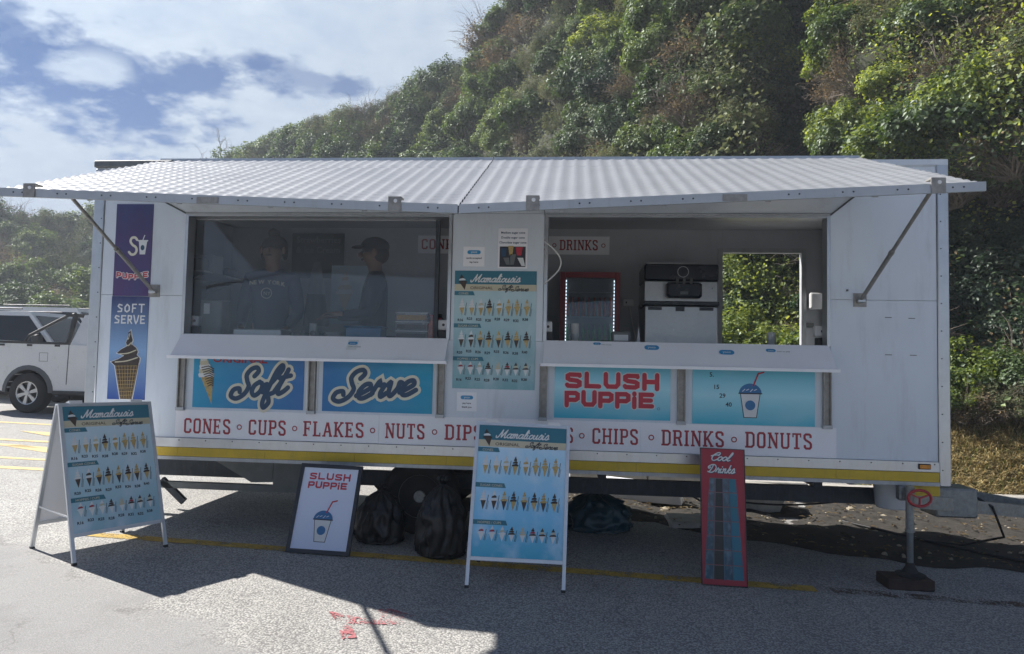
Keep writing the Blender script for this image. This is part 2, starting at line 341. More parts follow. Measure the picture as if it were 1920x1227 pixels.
# slab serif capitals, height 1; 'p' polyline stroke, 'r' rectangle
def _st(x,t=.15,top=True,bot=True):
    o=[('r',x-t/2,0,x+t/2,1)]
    if bot: o.append(('r',x-t/2-.07,0,x+t/2+.07,.11))
    if top: o.append(('r',x-t/2-.07,.89,x+t/2+.07,1))
    return o
SLAB={
'C':(.6,[('p',[(.5,.70),(.5,.86),(.42,.94),(.18,.94),(.1,.86),(.1,.14),(.18,.06),(.42,.06),(.5,.14),(.5,.30)],.14)]),
'O':(.6,[('c',[(.42,.94),(.18,.94),(.1,.84),(.1,.16),(.18,.06),(.42,.06),(.5,.16),(.5,.84)],.14)]),
'N':(.7,_st(.14,.10)+_st(.58,.10,bot=False)+[('p',[(.14,.95),(.58,.05)],.15)]),
'E':(.6,_st(.14)+[('r',.14,.89,.52,1),('r',.14,.45,.42,.56),('r',.14,0,.54,.11),('r',.44,.78,.52,.9),('r',.46,.1,.54,.24),('r',.37,.37,.43,.64)]),
'F':(.58,_st(.14)+[('r',.14,.89,.52,1),('r',.14,.45,.42,.56),('r',.44,.76,.52,.9),('r',.37,.37,.43,.64)]),
'S':(.6,[('p',[(.48,.72),(.48,.86),(.40,.94),(.18,.94),(.1,.86),(.1,.68),(.18,.58),(.42,.44),(.5,.34),(.5,.14),(.42,.06),(.2,.06),(.12,.14),(.12,.28)],.14)]),
'U':(.68,[('p',[(.14,.95),(.14,.16),(.22,.06),(.46,.06),(.54,.16),(.54,.95)],.13),('r',.02,.89,.26,1),('r',.42,.89,.66,1)]),
'P':(.6,_st(.14)+[('p',[(.14,.94),(.42,.94),(.51,.85),(.51,.58),(.42,.49),(.14,.49)],.13)]),
'R':(.64,_st(.14)+[('p',[(.14,.94),(.42,.94),(.51,.85),(.51,.60),(.42,.51),(.14,.51)],.13),('p',[(.40,.50),(.54,.05)],.14),('r',.46,0,.64,.11)]),
'L':(.56,_st(.14)+[('r',.14,0,.52,.11),('r',.44,.1,.52,.26)]),
'A':(.68,[('p',[(.12,.05),(.32,.95)],.12),('p',[(.36,.95),(.56,.05)],.14),('r',.2,.28,.48,.39),('r',0,0,.22,.1),('r',.46,0,.68,.1)]),
'K':(.68,_st(.14)+[('p',[(.18,.42),(.54,.95)],.11),('p',[(.28,.56),(.56,.05)],.14),('r',.42,.89,.66,1),('r',.46,0,.68,.1)]),
'T':(.6,[('r',.225,0,.375,1),('r',.12,0,.48,.11),('r',.02,.89,.58,1),('r',.02,.74,.1,.9),('r',.5,.74,.58,.9)]),
'D':(.64,_st(.14)+[('p',[(.14,.94),(.42,.94),(.54,.82),(.54,.18),(.42,.06),(.14,.06)],.13)]),
'I':(.34,_st(.17)),'H':(.70,_st(.14,.13)+_st(.56,.13)+[('r',.14,.44,.56,.56)]),
}
def slab(mb,sh,text,u,v,h,xs=1.0,gap_=.08,d=.001,m=0):
    for ch in text:
        if ch==' ': u+=.4*h*xs; continue
        if ch=='o': ring(mb,sh,u+.18*h,v+.5*h,.16*h,.075*h,d,m); u+=.4*h*xs; continue
        wdt,els=SLAB[ch]
        for k,e in enumerate(els):
            dk=d+.00025*k
            if e[0]=='r': rect(mb,sh,u+e[1]*h*xs,v+e[2]*h,u+e[3]*h*xs,v+e[4]*h,dk,m)
            else: ribbon(mb,sh,[(u+a*h*xs,v+b*h) for a,b in e[1]],e[2]*h*(.5+.5*xs),dk,m,round_=False,closed=e[0]=='c')
        u+=(wdt+gap_)*h*xs
    return u
SCR={
'a':(1.0,[[(.75,.85),(.45,1.02),(.1,.7),(.06,.3),(.3,0),(.6,.25),(.78,.9)],[(.8,1),(.70,.3),(.82,.0),(1.1,.25)]]),
'e':(.85,[[(.0,.2),(.35,.42),(.68,.7),(.6,1),(.3,.95),(.08,.5),(.2,.05),(.5,0),(.92,.3)]]),
'f':(.8,[[(0,.2),(.5,1.0),(.9,1.75),(.8,2.1),(.55,1.7),(.35,.6),(.2,-.5),(.38,-.95),(.62,-.6),(.45,-.05),(.75,.1),(1.0,.4)]]),
'i':(.48,[[(.1,.95),(.05,.3),(.2,0),(.5,.22)],[(.2,1.42),(.22,1.46)]]),
'k':(.85,[[(.1,0),(.3,1.0),(.42,1.9)],[(.15,.5),(.45,1),(.65,.85),(.3,.5),(.6,0),(.9,.22)]]),
'l':(.52,[[(0,.2),(.4,1.2),(.52,1.9),(.35,2),(.17,1),(.1,.2),(.3,0),(.55,.22)]]),
'm':(1.2,[[(0,.8),(.12,1),(.15,.5),(.1,0)],[(.13,.5),(.35,.98),(.5,.9),(.48,.4),(.45,0)],[(.48,.5),(.7,.98),(.87,.9),(.83,.3),(.95,0),(1.22,.22)]]),
'n':(.86,[[(0,.8),(.12,1),(.15,.5),(.1,0)],[(.13,.5),(.38,.98),(.54,.9),(.5,.3),(.62,0),(.88,.22)]]),
'o':(.8,[[(.4,1),(.1,.75),(.05,.3),(.3,0),(.6,.25),(.65,.7),(.4,1)],[(.55,.9),(.7,.72),(.95,.78)]]),
'r':(.8,[[(0,.2),(.25,1.12),(.35,.85),(.62,.85),(.53,.3),(.62,0),(.9,.25)]]),
's':(.75,[[(0,.15),(.4,1.15),(.6,.5),(.4,0),(.1,.1)],[(.4,.0),(.82,.25)]]),
't':(.72,[[(0,.2),(.35,1.1),(.52,1.75)],[(.5,1.6),(.22,.5),(.3,0),(.6,.12),(.85,.4)],[(.08,1.15),(.8,1.28)]]),
'u':(.95,[[(.05,.95),(.02,.3),(.2,0),(.45,.2),(.62,.95)],[(.64,1),(.57,.25),(.7,0),(.97,.22)]]),
'v':(.85,[[(0,.8),(.15,1),(.2,.3),(.38,0),(.65,.5),(.68,.95),(.9,.85)]]),
'M':(1.85,[[(-.15,.45),(-.05,.02),(.25,.1),(.5,1),(.72,1.9)],[(.72,1.9),(.76,.9),(.85,.1)],[(.85,.1),(1.2,1.1),(1.55,1.9)],[(1.55,1.9),(1.42,.7),(1.5,0),(1.85,.25)]]),
'S':(1.2,[[(1.1,1.45),(1.28,1.8),(1.1,2.08),(.75,2.0),(.55,1.6),(.7,1.15),(.92,.7),(.75,.15),(.3,-.12),(-.12,.12),(-.05,.55),(.3,.62),(.42,.35)]]),
'D':(1.5,[[(.6,1.7),(.45,.8),(.2,.1),(-.05,.2)],[(.15,.1),(.75,.0),(1.25,.5),(1.3,1.3),(.85,1.9),(.2,1.85),(-.25,1.4),(-.1,1.0),(.15,1.15),(.05,1.4)]]),
'C':(1.15,[[(.95,1.3),(1.15,1.7),(.95,2.0),(.55,1.85),(.15,1.3),(.1,.5),(.45,0),(.85,.1),(1.15,.45)],[(-.2,1.1),(.2,1.3),(.7,1.4),(1.05,1.3)]]),
}
def script(mb,sh,text,u,v,h,wd,rise=0.0,slant=.25,xs=1.0,d=.001,m=0):
    """h is the x-height in metres; rise tilts the baseline"""
    x=0.0
    for ch in text:
        if ch==' ': x+=.5; continue
        adv,st=SCR[ch]
        for k,s_ in enumerate(st):
            pts=[(u+(x+a+slant*b)*h*xs,v+b*h+rise*(x+a)*h*xs) for a,b in smooth(s_)]
            ribbon(mb,sh,pts,wd,d+.0004*k,m)
        x+=adv
    return u+x*h*xs
CHK={'S':[[(.86,.80),(.84,.86),(.3,.87),(.16,.79),(.16,.62),(.3,.53),(.72,.47),(.86,.38),(.86,.2),(.72,.12),(.2,.13),(.14,.2)]],
'L':[[(.16,.95),(.16,.14),(.88,.13)]],'U':[[(.15,.95),(.15,.3),(.28,.14),(.74,.14),(.87,.3),(.87,.95)]],
'H':[[(.15,.95),(.15,.05)],[(.87,.95),(.87,.05)],[(.15,.5),(.87,.5)]],
'P':[[(.15,.05),(.15,.86),(.72,.87),(.87,.78),(.87,.52),(.72,.42),(.15,.42)]],
'i':[[(.15,.05),(.15,.62)],[(.15,.88),(.15,.93)]],'E':[[(.88,.87),(.15,.87),(.15,.13),(.88,.13)],[(.15,.5),(.8,.5)]]}
def chunky(mb,sh,text,u,v,h,xs,wd,d=.001,m=0):
    for ch in text:
        for k,s_ in enumerate(CHK[ch]): ribbon(mb,sh,[(u+a*h*xs,v+b*h) for a,b in s_],wd,d+.0004*k,m)
        u+=(.42 if ch=='i' else 1.11)*h*xs
    return u
def text_mesh(txt,size,bold=0.0):
    c=bpy.data.curves.new('t','FONT'); c.body=txt; c.size=size; c.offset=bold; c.resolution_u=2
    o=bpy.data.objects.new('t',c); col.objects.link(o); dg=bpy.context.evaluated_depsgraph_get(); me=bpy.data.meshes.new_from_object(o.evaluated_get(dg))
    vs=[tuple(v.co) for v in me.vertices]; fs=[tuple(p.vertices) for p in me.polygons]
    bpy.data.objects.remove(o); bpy.data.curves.remove(c); bpy.data.meshes.remove(me); return vs,fs
_tc={}
def plain(mb,sh,txt,u,v,size,d=.001,m=0,bold=0.0,xs=1.0,center=False,rise=0.0):
    if (txt,bold) not in _tc: _tc[(txt,bold)]=text_mesh(txt,1.0,bold)
    vs,fs=_tc[(txt,bold)]
    if not vs: return
    if center: u-=max(a[0] for a in vs)*size*xs/2
    i=len(mb.v); mb.v+=[tuple(sh.p(u+a[0]*size*xs,v+a[1]*size+rise*a[0]*size,d)) for a in vs]
    for f in fs: mb.f.append(tuple(i+k for k in f)); mb.m.append(m)

# ------------------------------------------------------------------ ground
def asphalt_mat():
    m=bpy.data.materials.new('asphalt'); m.use_nodes=True; t=m.node_tree; b=t.nodes['Principled BSDF']; b.inputs['Roughness'].default_value=.85; b.inputs['Specular IOR Level'].default_value=.3
    tcn=t.nodes.new('ShaderNodeTexCoord'); O=tcn.outputs['Object']; s=t.nodes.new('ShaderNodeSeparateXYZ'); t.links.new(O,s.inputs[0])
    v=nd(t,'ShaderNodeTexVoronoi'); v.inputs['Scale'].default_value=84; t.links.new(O,v.inputs['Vector'])
    sc_=t.nodes.new('ShaderNodeSeparateColor'); t.links.new(v.outputs['Color'],sc_.inputs[0])
    rp=t.nodes.new('ShaderNodeValToRGB'); e=rp.color_ramp.elements; e[0].position=0; e[0].color=(.27,.265,.25,1); e[1].position=1; e[1].color=(.58,.57,.53,1)
    q=e.new(.3); q.color=(.40,.39,.365,1); t.links.new(sc_.outputs[0],rp.inputs[0])
    gapf=mth(t,'MULTIPLY',mth(t,'SUBTRACT',v.outputs['Distance'],.40),3.2,clamp=True)
    mx1=t.nodes.new('ShaderNodeMix'); mx1.data_type='RGBA'; t.links.new(gapf,mx1.inputs['Factor']); t.links.new(rp.outputs[0],mx1.inputs['A']); mx1.inputs['B'].default_value=(.22,.215,.21,1)
    # smoother, greyer patch in the foreground
    fnz=nd(t,'ShaderNodeTexNoise'); fnz.inputs['Scale'].default_value=160; fnz.inputs['Detail'].default_value=3; t.links.new(O,fnz.inputs['Vector'])
    rp2=t.nodes.new('ShaderNodeValToRGB'); rp2.color_ramp.elements[0].position=.3; rp2.color_ramp.elements[0].color=(.22,.22,.215,1); rp2.color_ramp.elements[1].position=.75; rp2.color_ramp.elements[1].color=(.40,.395,.385,1); t.links.new(fnz.outputs['Fac'],rp2.inputs[0])
    wn=nd(t,'ShaderNodeTexNoise'); wn.inputs['Scale'].default_value=2.2; wn.inputs['Detail'].default_value=7; wn.inputs['Roughness'].default_value=.65; t.links.new(O,wn.inputs['Vector'])
    ln=mth(t,'ADD',mth(t,'ADD',s.outputs[1],.25),mth(t,'MULTIPLY',mth(t,'ADD',s.outputs[0],5.0),.60))
    ln=mth(t,'ADD',ln,mth(t,'MULTIPLY',mth(t,'SUBTRACT',wn.outputs['Fac'],.5),1.3))
    patch=mth(t,'SUBTRACT',.5,mth(t,'MULTIPLY',ln,3.0),clamp=True)
    mx2=t.nodes.new('ShaderNodeMix'); mx2.data_type='RGBA'; t.links.new(patch,mx2.inputs['Factor']); t.links.new(mx1.outputs['Result'],mx2.inputs['A']); t.links.new(rp2.outputs[0],mx2.inputs['B'])
    # broken dark line along the patch edge, stains
    crk=mth(t,'SUBTRACT',1.0,mth(t,'MULTIPLY',mth(t,'ABSOLUTE',mth(t,'ADD',ln,mth(t,'MULTIPLY',mth(t,'SUBTRACT',fnz.outputs['Fac'],.5),.25))),12),clamp=True)
    crk=mth(t,'MULTIPLY',crk,mth(t,'MULTIPLY',mth(t,'SUBTRACT',wn.outputs['Fac'],.47),5,clamp=True))
    st=nd(t,'ShaderNodeTexNoise'); st.inputs['Scale'].default_value=.8; st.inputs['Detail'].default_value=8; st.inputs['Roughness'].default_value=.68; t.links.new(O,st.inputs['Vector'])
    stf=mth(t,'MULTIPLY',mth(t,'MULTIPLY',mth(t,'SUBTRACT',st.outputs['Fac'],.48),4,clamp=True),.38)
    ck=nd(t,'ShaderNodeTexVoronoi'); ck.feature='DISTANCE_TO_EDGE'; ck.inputs['Scale'].default_value=.55; wv=t.nodes.new('ShaderNodeVectorMath'); wv.operation='MULTIPLY_ADD'; wv.inputs[1].default_value=(.5,.5,.5); t.links.new(wn.outputs['Color'],wv.inputs[0]); t.links.new(O,wv.inputs[2]); t.links.new(wv.outputs[0],ck.inputs['Vector'])
    cf_=mth(t,'MULTIPLY',mth(t,'SUBTRACT',1.0,mth(t,'MULTIPLY',ck.outputs['Distance'],130),clamp=True),mth(t,'MULTIPLY',mth(t,'SUBTRACT',st.outputs['Fac'],.46),6,clamp=True))
    tot=mth(t,'MAXIMUM',mth(t,'MAXIMUM',mth(t,'MULTIPLY',crk,.8),mth(t,'MULTIPLY',cf_,.75)),stf)
    mx3=t.nodes.new('ShaderNodeMix'); mx3.data_type='RGBA'; t.links.new(tot,mx3.inputs['Factor']); t.links.new(mx2.outputs['Result'],mx3.inputs['A']); mx3.inputs['B'].default_value=(.10,.095,.09,1)
    t.links.new(mx3.outputs['Result'],b.inputs['Base Color'])
    hgt=mth(t,'SUBTRACT',mth(t,'MULTIPLY',sc_.outputs[1],.4),mth(t,'MULTIPLY',v.outputs['Distance'],1.1))
    hgt=mth(t,'MULTIPLY',hgt,mth(t,'SUBTRACT',1.0,mth(t,'MULTIPLY',patch,.8)))
    bp=t.nodes.new('ShaderNodeBump'); bp.inputs['Strength'].default_value=.45; bp.inputs['Distance'].default_value=.005; t.links.new(hgt,bp.inputs['Height']); t.links.new(bp.outputs[0],b.inputs['Normal'])
    return m
M['asphalt']=asphalt_mat()
def paint_mat(name,c,wear=.5):
    m=mat(name,c,.8,var=.2,scale=18,dirt=.3,bump=.2,bscale=70); t=m.node_tree; b=t.nodes['Principled BSDF']
    n=nd(t,'ShaderNodeTexVoronoi'); n.inputs['Scale'].default_value=62; n2=nd(t,'ShaderNodeTexNoise'); n2.inputs['Scale'].default_value=5; n2.inputs['Detail'].default_value=6
    tcn=t.nodes.new('ShaderNodeTexCoord'); t.links.new(tcn.outputs['Object'],n.inputs['Vector']); t.links.new(tcn.outputs['Object'],n2.inputs['Vector'])
    a=mth(t,'SUBTRACT',mth(t,'ADD',.95,mth(t,'MULTIPLY',mth(t,'SUBTRACT',.5,n2.outputs['Fac']),3.0*wear)),mth(t,'MULTIPLY',n.outputs['Distance'],wear*1.3)); a=mth(t,'MULTIPLY',mth(t,'SUBTRACT',a,.35),3.5,clamp=True)
    t.links.new(a,b.inputs['Alpha']); return m
M['line_yellow']=paint_mat('line_yellow',(.50,.33,.06),.45); M['line_cream']=paint_mat('line_cream',(.66,.50,.22),.3); M['mark_red']=paint_mat('mark_red',(.45,.15,.16),.68); M['line_faint']=paint_mat('line_faint',(.13,.09,.07),.8)

xs=[-600,-300,-150,-80,-50]+[-40+2*i for i in range(0,26)]+[12,20,40,80,150,300,600]
ys=[-300,-100,-40,-15]+[-10+2*i for i in range(0,22)]+[40,60,100,200,400,900]
g_=MB(); nx=len(xs)
for y in ys:
    for x in xs: g_.v.append((x,y,Gz(x,y)))
for j in range(len(ys)-1):
    for i in range(nx-1): a=j*nx+i; g_.f.append((a,a+1,a+nx+1,a+nx)); g_.m.append(0)
g_.build('ground',M['asphalt'],kind='structure')
def flat(name,polys,mk_,dz=.004,**k):
    m=MB()
    for P_ in polys: m.poly([(x,y,Gz(x,y)+dz) for x,y in P_])
    return m.build(name,M[mk_],kind='structure',**k)
flat('painted_line',[[(-3.95,-.46),(-1.0,-.45),(-1.0,-.32),(-3.95,-.34)],[(-1.0,-.45),(1.84,-.43),(1.84,-.29),(-1.0,-.32)]],'line_yellow',label='yellow painted bay line running under the standing signs')
flat('painted_line',[[(1.95,-.42),(6,-.40),(6,-.28),(1.95,-.30)]],'line_faint')
flat('painted_line',[[(-14,5.55),(-8.6,5.9),(-8.6,6.06),(-14,5.72)]],'line_cream')
flat('painted_line',[[(-10.6,3.75),(-6.6,4.05),(-6.6,4.2),(-10.6,3.92)]],'line_cream',.005)
flat('painted_line',[[(-9.6,3.45),(-8.0,3.45),(-6.3,2.85),(-6.3,3.03),(-7.9,3.63),(-9.6,3.6)],[(-8.0,3.45),(-6.2,3.38),(-6.2,3.5),(-7.9,3.6)]],'line_cream',.004)
flat('painted_line',[[(-9.5,2.35),(-6,2.62),(-6,2.74),(-9.5,2.48)]],'line_cream')
flat('painted_line',[[(-8.6,1.75),(-5.6,2.0),(-5.6,2.14),(-8.6,1.92)]],'line_cream')
flat('painted_mark',[[(-9.05,4.95),(-8.3,4.62),(-7.0,4.72),(-7.4,5.0),(-8.1,5.06)]],'line_cream',.006)
flat('red_paint_mark',[[(-1.46,-1.59),(-1.20,-1.66),(-1.20,-1.75),(-1.33,-1.78)],[(-1.46,-1.59),(-1.33,-1.78),(-1.24,-1.98),(-1.17,-1.94),(-1.24,-1.80)],[(-1.20,-1.66),(-1.0,-1.64),(-.98,-1.70),(-1.20,-1.75)],[(-1.17,-1.50),(-1.10,-1.47),(-1.00,-1.62),(-1.0,-1.64),(-1.12,-1.65)],[(-1.10,-1.47),(-.93,-1.55),(-.98,-1.70),(-1.0,-1.62)]],'mark_red',.005)

# rough earth strip behind and right of the trailer
mk('earth',(.035,.030,.024),.95,var=.5,scale=6,bump=1.0,bscale=30)  # shade over the strip is put into this dark soil colour
mk('earth_pale',(.30,.26,.19),.95,var=.35,scale=7,bump=.8,bscale=40)
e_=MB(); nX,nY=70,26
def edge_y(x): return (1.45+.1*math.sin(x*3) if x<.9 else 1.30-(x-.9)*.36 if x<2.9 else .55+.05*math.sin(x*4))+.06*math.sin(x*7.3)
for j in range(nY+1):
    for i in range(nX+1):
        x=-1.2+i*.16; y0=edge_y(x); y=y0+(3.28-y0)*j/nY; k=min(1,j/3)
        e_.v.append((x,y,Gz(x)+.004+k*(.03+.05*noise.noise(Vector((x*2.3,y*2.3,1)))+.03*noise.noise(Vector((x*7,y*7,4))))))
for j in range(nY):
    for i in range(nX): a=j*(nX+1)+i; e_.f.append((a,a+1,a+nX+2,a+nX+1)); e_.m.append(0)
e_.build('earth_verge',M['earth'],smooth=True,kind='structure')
# kerb stones along the back
kerb=thing('kerb',(4,3.4,Gz(4)),'painted concrete kerb of separate stones between the car park and the grass bank','kerb')
tag(kerb,kind='structure')
for i in range(11):
    x0=-1.0+i*1.0; x1=x0+.985; z0=Gz(x0+.5)-.05; z1=z0+.27+rnd.uniform(-.008,.008); y0=3.3+rnd.uniform(-.01,.01)
    m=MB().bbox(x0,x1,y0,y0+.22,z0,z1,0,.012)
    if i%3==0 or i==5: m.box(x0+.12,x1-.1,y0-.003,y0+.01,z0+.10,z1-.09,1)
    m.build('kerb_stone',[M['concrete'],M['yellow_paint']],kerb)
# stones, gravel and litter on the earth strip
st_=MB()
for i in range(420):
    x=rnd.uniform(-1.0,9.5); y0=edge_y(x); y=y0+(3.2-y0)*rnd.random()**.8; s=rnd.uniform(.008,.03)*(2.6 if rnd.random()<.05 else 1)
    c=Vector((x,y,Gz(x)+.03+.05*noise.noise(Vector((x*2.3,y*2.3,1)))))
    top=[c+Vector((s*rnd.uniform(.5,1)*math.cos(a),s*rnd.uniform(.5,1)*math.sin(a),s*.35)) for a in (0,1.3,2.5,3.8,5.1)]
    bot=[c+Vector(((p-c).x*1.4,(p-c).y*1.4,-s*.5)) for p in top]; pk=c+Vector((0,0,s*.7))
    for k in range(5): st_.poly([top[k],top[(k+1)%5],pk]); st_.quad(bot[k],bot[(k+1)%5],top[(k+1)%5],top[k])
st_.build('loose_stones',M['earth_pale'],kind='stuff')
cb=MB().prism([(1.75,2.2,Gz(2)-.02),(2.35,2.35,Gz(2)-.02),(2.45,2.35,Gz(2)+.24),(1.85,2.2,Gz(2)+.30),(1.6,2.15,Gz(2)+.12)],(.05,.42,.02))
tag(cb.build('concrete_block',M['concrete']),'broken pale concrete block lying on the earth behind the trailer','block')
cb=MB().prism([(.25,2.5,Gz(0)+.02),(1.25,2.2,Gz(0)+.02),(1.2,2.2,Gz(0)+.20),(.3,2.5,Gz(0)+.22)],(.08,.35,.0))
tag(cb.build('concrete_slab',M['white_board']),'white slab catching the sun in the gap below the trailer body','slab')
cb=MB().bbox(1.0,1.5,1.3,1.75,Gz(1)-.02,Gz(1)+.06,0,.02); tag(cb.build('paving_slab',M['concrete']),'flat grey slab half buried at the asphalt edge under the trailer','slab')

# ------------------------------------------------------------------ the food trailer
T=thing('food_trailer',(-.6,1.1,Gz(-.6)),'long white food trailer with two serving hatches and a yellow reflective stripe','food trailer')
def pb(name,x0,x1,y0,y1,z0,z1,mk_='white_panel',b=0.0,parent=None,**k):
    return MB().box(x0,x1,y0,y1,z0,z1,0,b).build(name,M[mk_],parent or T,**k)
XL,XR=-4.28,2.99; D1=2.2
# front wall panels (3 mm joints)
pb('wall_panel',-4.178,-3.42,0,.04,2.003,3.13); pb('wall_panel',-4.178,-3.42,0,.04,.765,2.0)
pb('wall_panel',-3.417,2.077,0,.04,.765,1.655)
pb('wall_panel',-1.03,-.25,0,.04,1.658,2.735); pb('wall_panel',-3.417,2.077,0,.04,2.738,3.13)
pb('wall_panel',2.08,2.898,0,.04,2.043,3.13); pb('wall_panel',2.08,2.898,0,.04,.765,2.04)
pb('corner_post',XL,-4.181,-.012,.09,.575,3.13,'alu',.006); pb('corner_post',2.901,XR,-.014,.09,.572,3.178,'alu',.006)
pb('side_wall',XL,XL+.05,.092,D1,.62,3.128); pb('side_wall',XR-.05,XR,.092,D1,.62,3.128)
# back wall round the doorway
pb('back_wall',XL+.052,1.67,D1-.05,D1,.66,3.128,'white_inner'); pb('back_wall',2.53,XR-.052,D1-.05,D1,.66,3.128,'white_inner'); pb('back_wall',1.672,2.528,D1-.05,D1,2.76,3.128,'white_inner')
fr=MB()
for (a,b,c,d) in ((1.62,1.67,.72,2.81),(2.53,2.58,.72,2.81),(1.672,2.528,2.76,2.81)): fr.box(a,b,D1-.075,D1-.053,c,d)
fr.build('door_frame',M['alu_dull'],T)
pb('roof',XL+.01,XR-.01,.0,D1,3.132,3.172,'white_panel')
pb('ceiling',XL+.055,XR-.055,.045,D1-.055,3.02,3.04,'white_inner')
pb('floor',XL+.05,XR-.05,.05,D1-.05,.66,.72,'steel_grey')
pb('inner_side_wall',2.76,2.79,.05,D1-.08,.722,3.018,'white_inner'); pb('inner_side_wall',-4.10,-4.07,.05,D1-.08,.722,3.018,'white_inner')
pb('roof_rail',-4.29,-3.55,-.03,.06,3.14,3.205,'steel_grey',.01)
pb('roof_rail',2.30,2.985,-.015,.03,3.14,3.186,'white_panel')
# lower rails and reflective tape
pb('lower_rail',-4.18,2.90,-.022,-.002,.683,.765,'alu',.003)
pb('lower_rail',-4.18,2.90,-.020,.02,.575,.604,'alu_dull')
for i in range(9):
    a=-4.18+i*.7867; pb('reflective_tape',a,a+.7847,-.017,-.002,.606,.680,'yellow_tape')
rv=MB()
for i in range(30): rv.lathe([(.006,0),(.005,-.003),(0,-.004)],(-4.1+i*.24,-.023,.745),'y',6)
rv.build('rivets',M['steel_dark'],T,kind='stuff')
rv=MB()
for z in [.7+.22*i for i in range(11)]: rv.lathe([(.006,0),(.005,-.003),(0,-.004)],(2.925,-.015,z),'y',6); rv.lathe([(.006,0),(.005,-.003),(0,-.004)],(-4.2,-.013,z),'y',6)
rv.build('post_rivets',M['steel_dark'],T,kind='stuff')
ml=MB().bbox(2.735,2.83,-.034,-.0225,.705,.748,0,.005).build('marker_light',M['black_plastic'],T)
MB().bbox(2.742,2.823,-.040,-.0345,.711,.742,0,.003).build('lens',M['orange_lens'],ml)
# marks and catches on the right panel
mkx=MB()
for (x,z) in ((2.50,1.90),(2.68,1.895),(2.50,1.60),(2.69,1.60)): mkx.box(x,x+.05,-.004,0,z,z+.006)
mkx.box(2.20,2.215,-.008,0,2.11,2.125); mkx.build('screw_slots',M['steel_grey'],T,kind='stuff')

# hatch opening frames
def hatch(x0,x1):
    f=MB(); t=.028
    f.box(x0,x0+t,-.012,.10,1.66,2.733); f.box(x1-t,x1,-.012,.10,1.66,2.733); f.box(x0+t+.001,x1-t-.001,-.012,.10,2.705,2.733); 
    f.build('hatch_frame',M['alu'],T)
    # sloping sill with end gussets and a bright folded lip
    s=MB(); y1,z1=-.175,1.475
    s.prism([(x0+.01,-.004,1.668),(x0+.01,y1,z1),(x0+.01,y1,z1-.006),(x0+.01,-.004,1.655)],(x1-x0-.02,0,0))
    sill=s.build('sloping_sill',M['white_board'],T)
    l=MB().box(x0-.01,x1+.01,y1-.016,y1-.001,z1-.022,z1+.003); l.build('sill_lip',M['white_board'],sill)
    for xx in (x0+.012,x1-.016): MB().prism([(xx,-.004,1.65),(xx,y1+.004,z1-.008),(xx,-.004,z1-.008)],(.004,0,0)).build('gusset',M['white_panel'],sill)
    # raised hatch leaf seen from below
    s=MB(); s.prism([(x0,-.004,2.737),(x1,-.004,2.737),(x1,-.78,2.80),(x0,-.78,2.80)],(0,.0,.022)); lf=s.build('hatch_leaf',M['white_panel'],T)
    MB().box(x0+.01,x1-.01,-.03,-.006,2.722,2.735).build('hinge',M['alu_dull'],lf)
    for xx in (x0-.006,x1+.001): MB().prism([(xx,-.004,2.725),(xx,-.785,2.788),(xx,-.785,2.832),(xx,-.004,2.77)],(.005,0,0)).build('edge_trim',M['steel_grey'],lf)
hatch(-3.415,-1.035); hatch(-.245,2.075)
for (a,b) in ((-3.38,-1.07),(-.21,2.04)):
    c=MB().box(a,b,.102,.62,1.62,1.655).build('counter',M['steel_grey'],T); MB().box(a,b,.105,.13,.75,1.618).build('counter_front',M['white_inner'],c)
for x in (-3.39,-1.13,-.22,2.05):
    b_=MB().bbox(x-.045,x+.045,.14,.20,1.745,1.835,0,.008).build('socket_box',M['plastic_white'],T)
    MB().lathe([(.012,0),(.012,-.004),(0,-.004)],(x+.012,.1395,1.79),'y',10).build('keyhole',M['black_plastic'],b_)
    MB().box(x-.03,x+.05,.13,.2,1.675,1.735).build('socket_bracket',M['black_plastic'],b_)
sw=MB().box(-3.386,-1.205,.118,.122,1.67,2.695).build('sliding_window',M['dusty_veil_glass'],T)
for (a,b,c,d__) in ((-3.386,-1.203,1.657,1.669),(-3.386,-1.203,2.696,2.706)): MB().box(a,b,.112,.128,c,d__).build('window_rail',M['alu_dull'],sw)
pb('window_post',-1.20,-1.165,.11,.15,1.66,2.70,'steel_dark')
bt=MB().box(1.05,2.0,1.0,1.06,2.985,3.018).build('ceiling_lamp',M['plastic_white'],T)
# shelf brackets (vertical channels)
for x in (-3.385,-2.215,-1.10,-.235,.895,2.045):
    c=MB(); c.box(x-.032,x-.022,-.03,-.003,1.03,1.47); c.box(x+.022,x+.032,-.03,-.003,1.03,1.47); c.box(x-.0215,x+.0215,-.010,-.003,1.03,1.47)
    b_=c.build('shelf_bracket',M['bracket'],T); MB().box(x-.036,x+.036,-.035,-.002,1.0,1.028).build('bracket_foot',M['alu_dull'],b_)
pb('panel_strip',-2.265,-2.255,-.008,-.001,1.03,1.47,'alu'); pb('panel_strip',-2.175,-2.165,-.008,-.001,1.03,1.47,'alu')
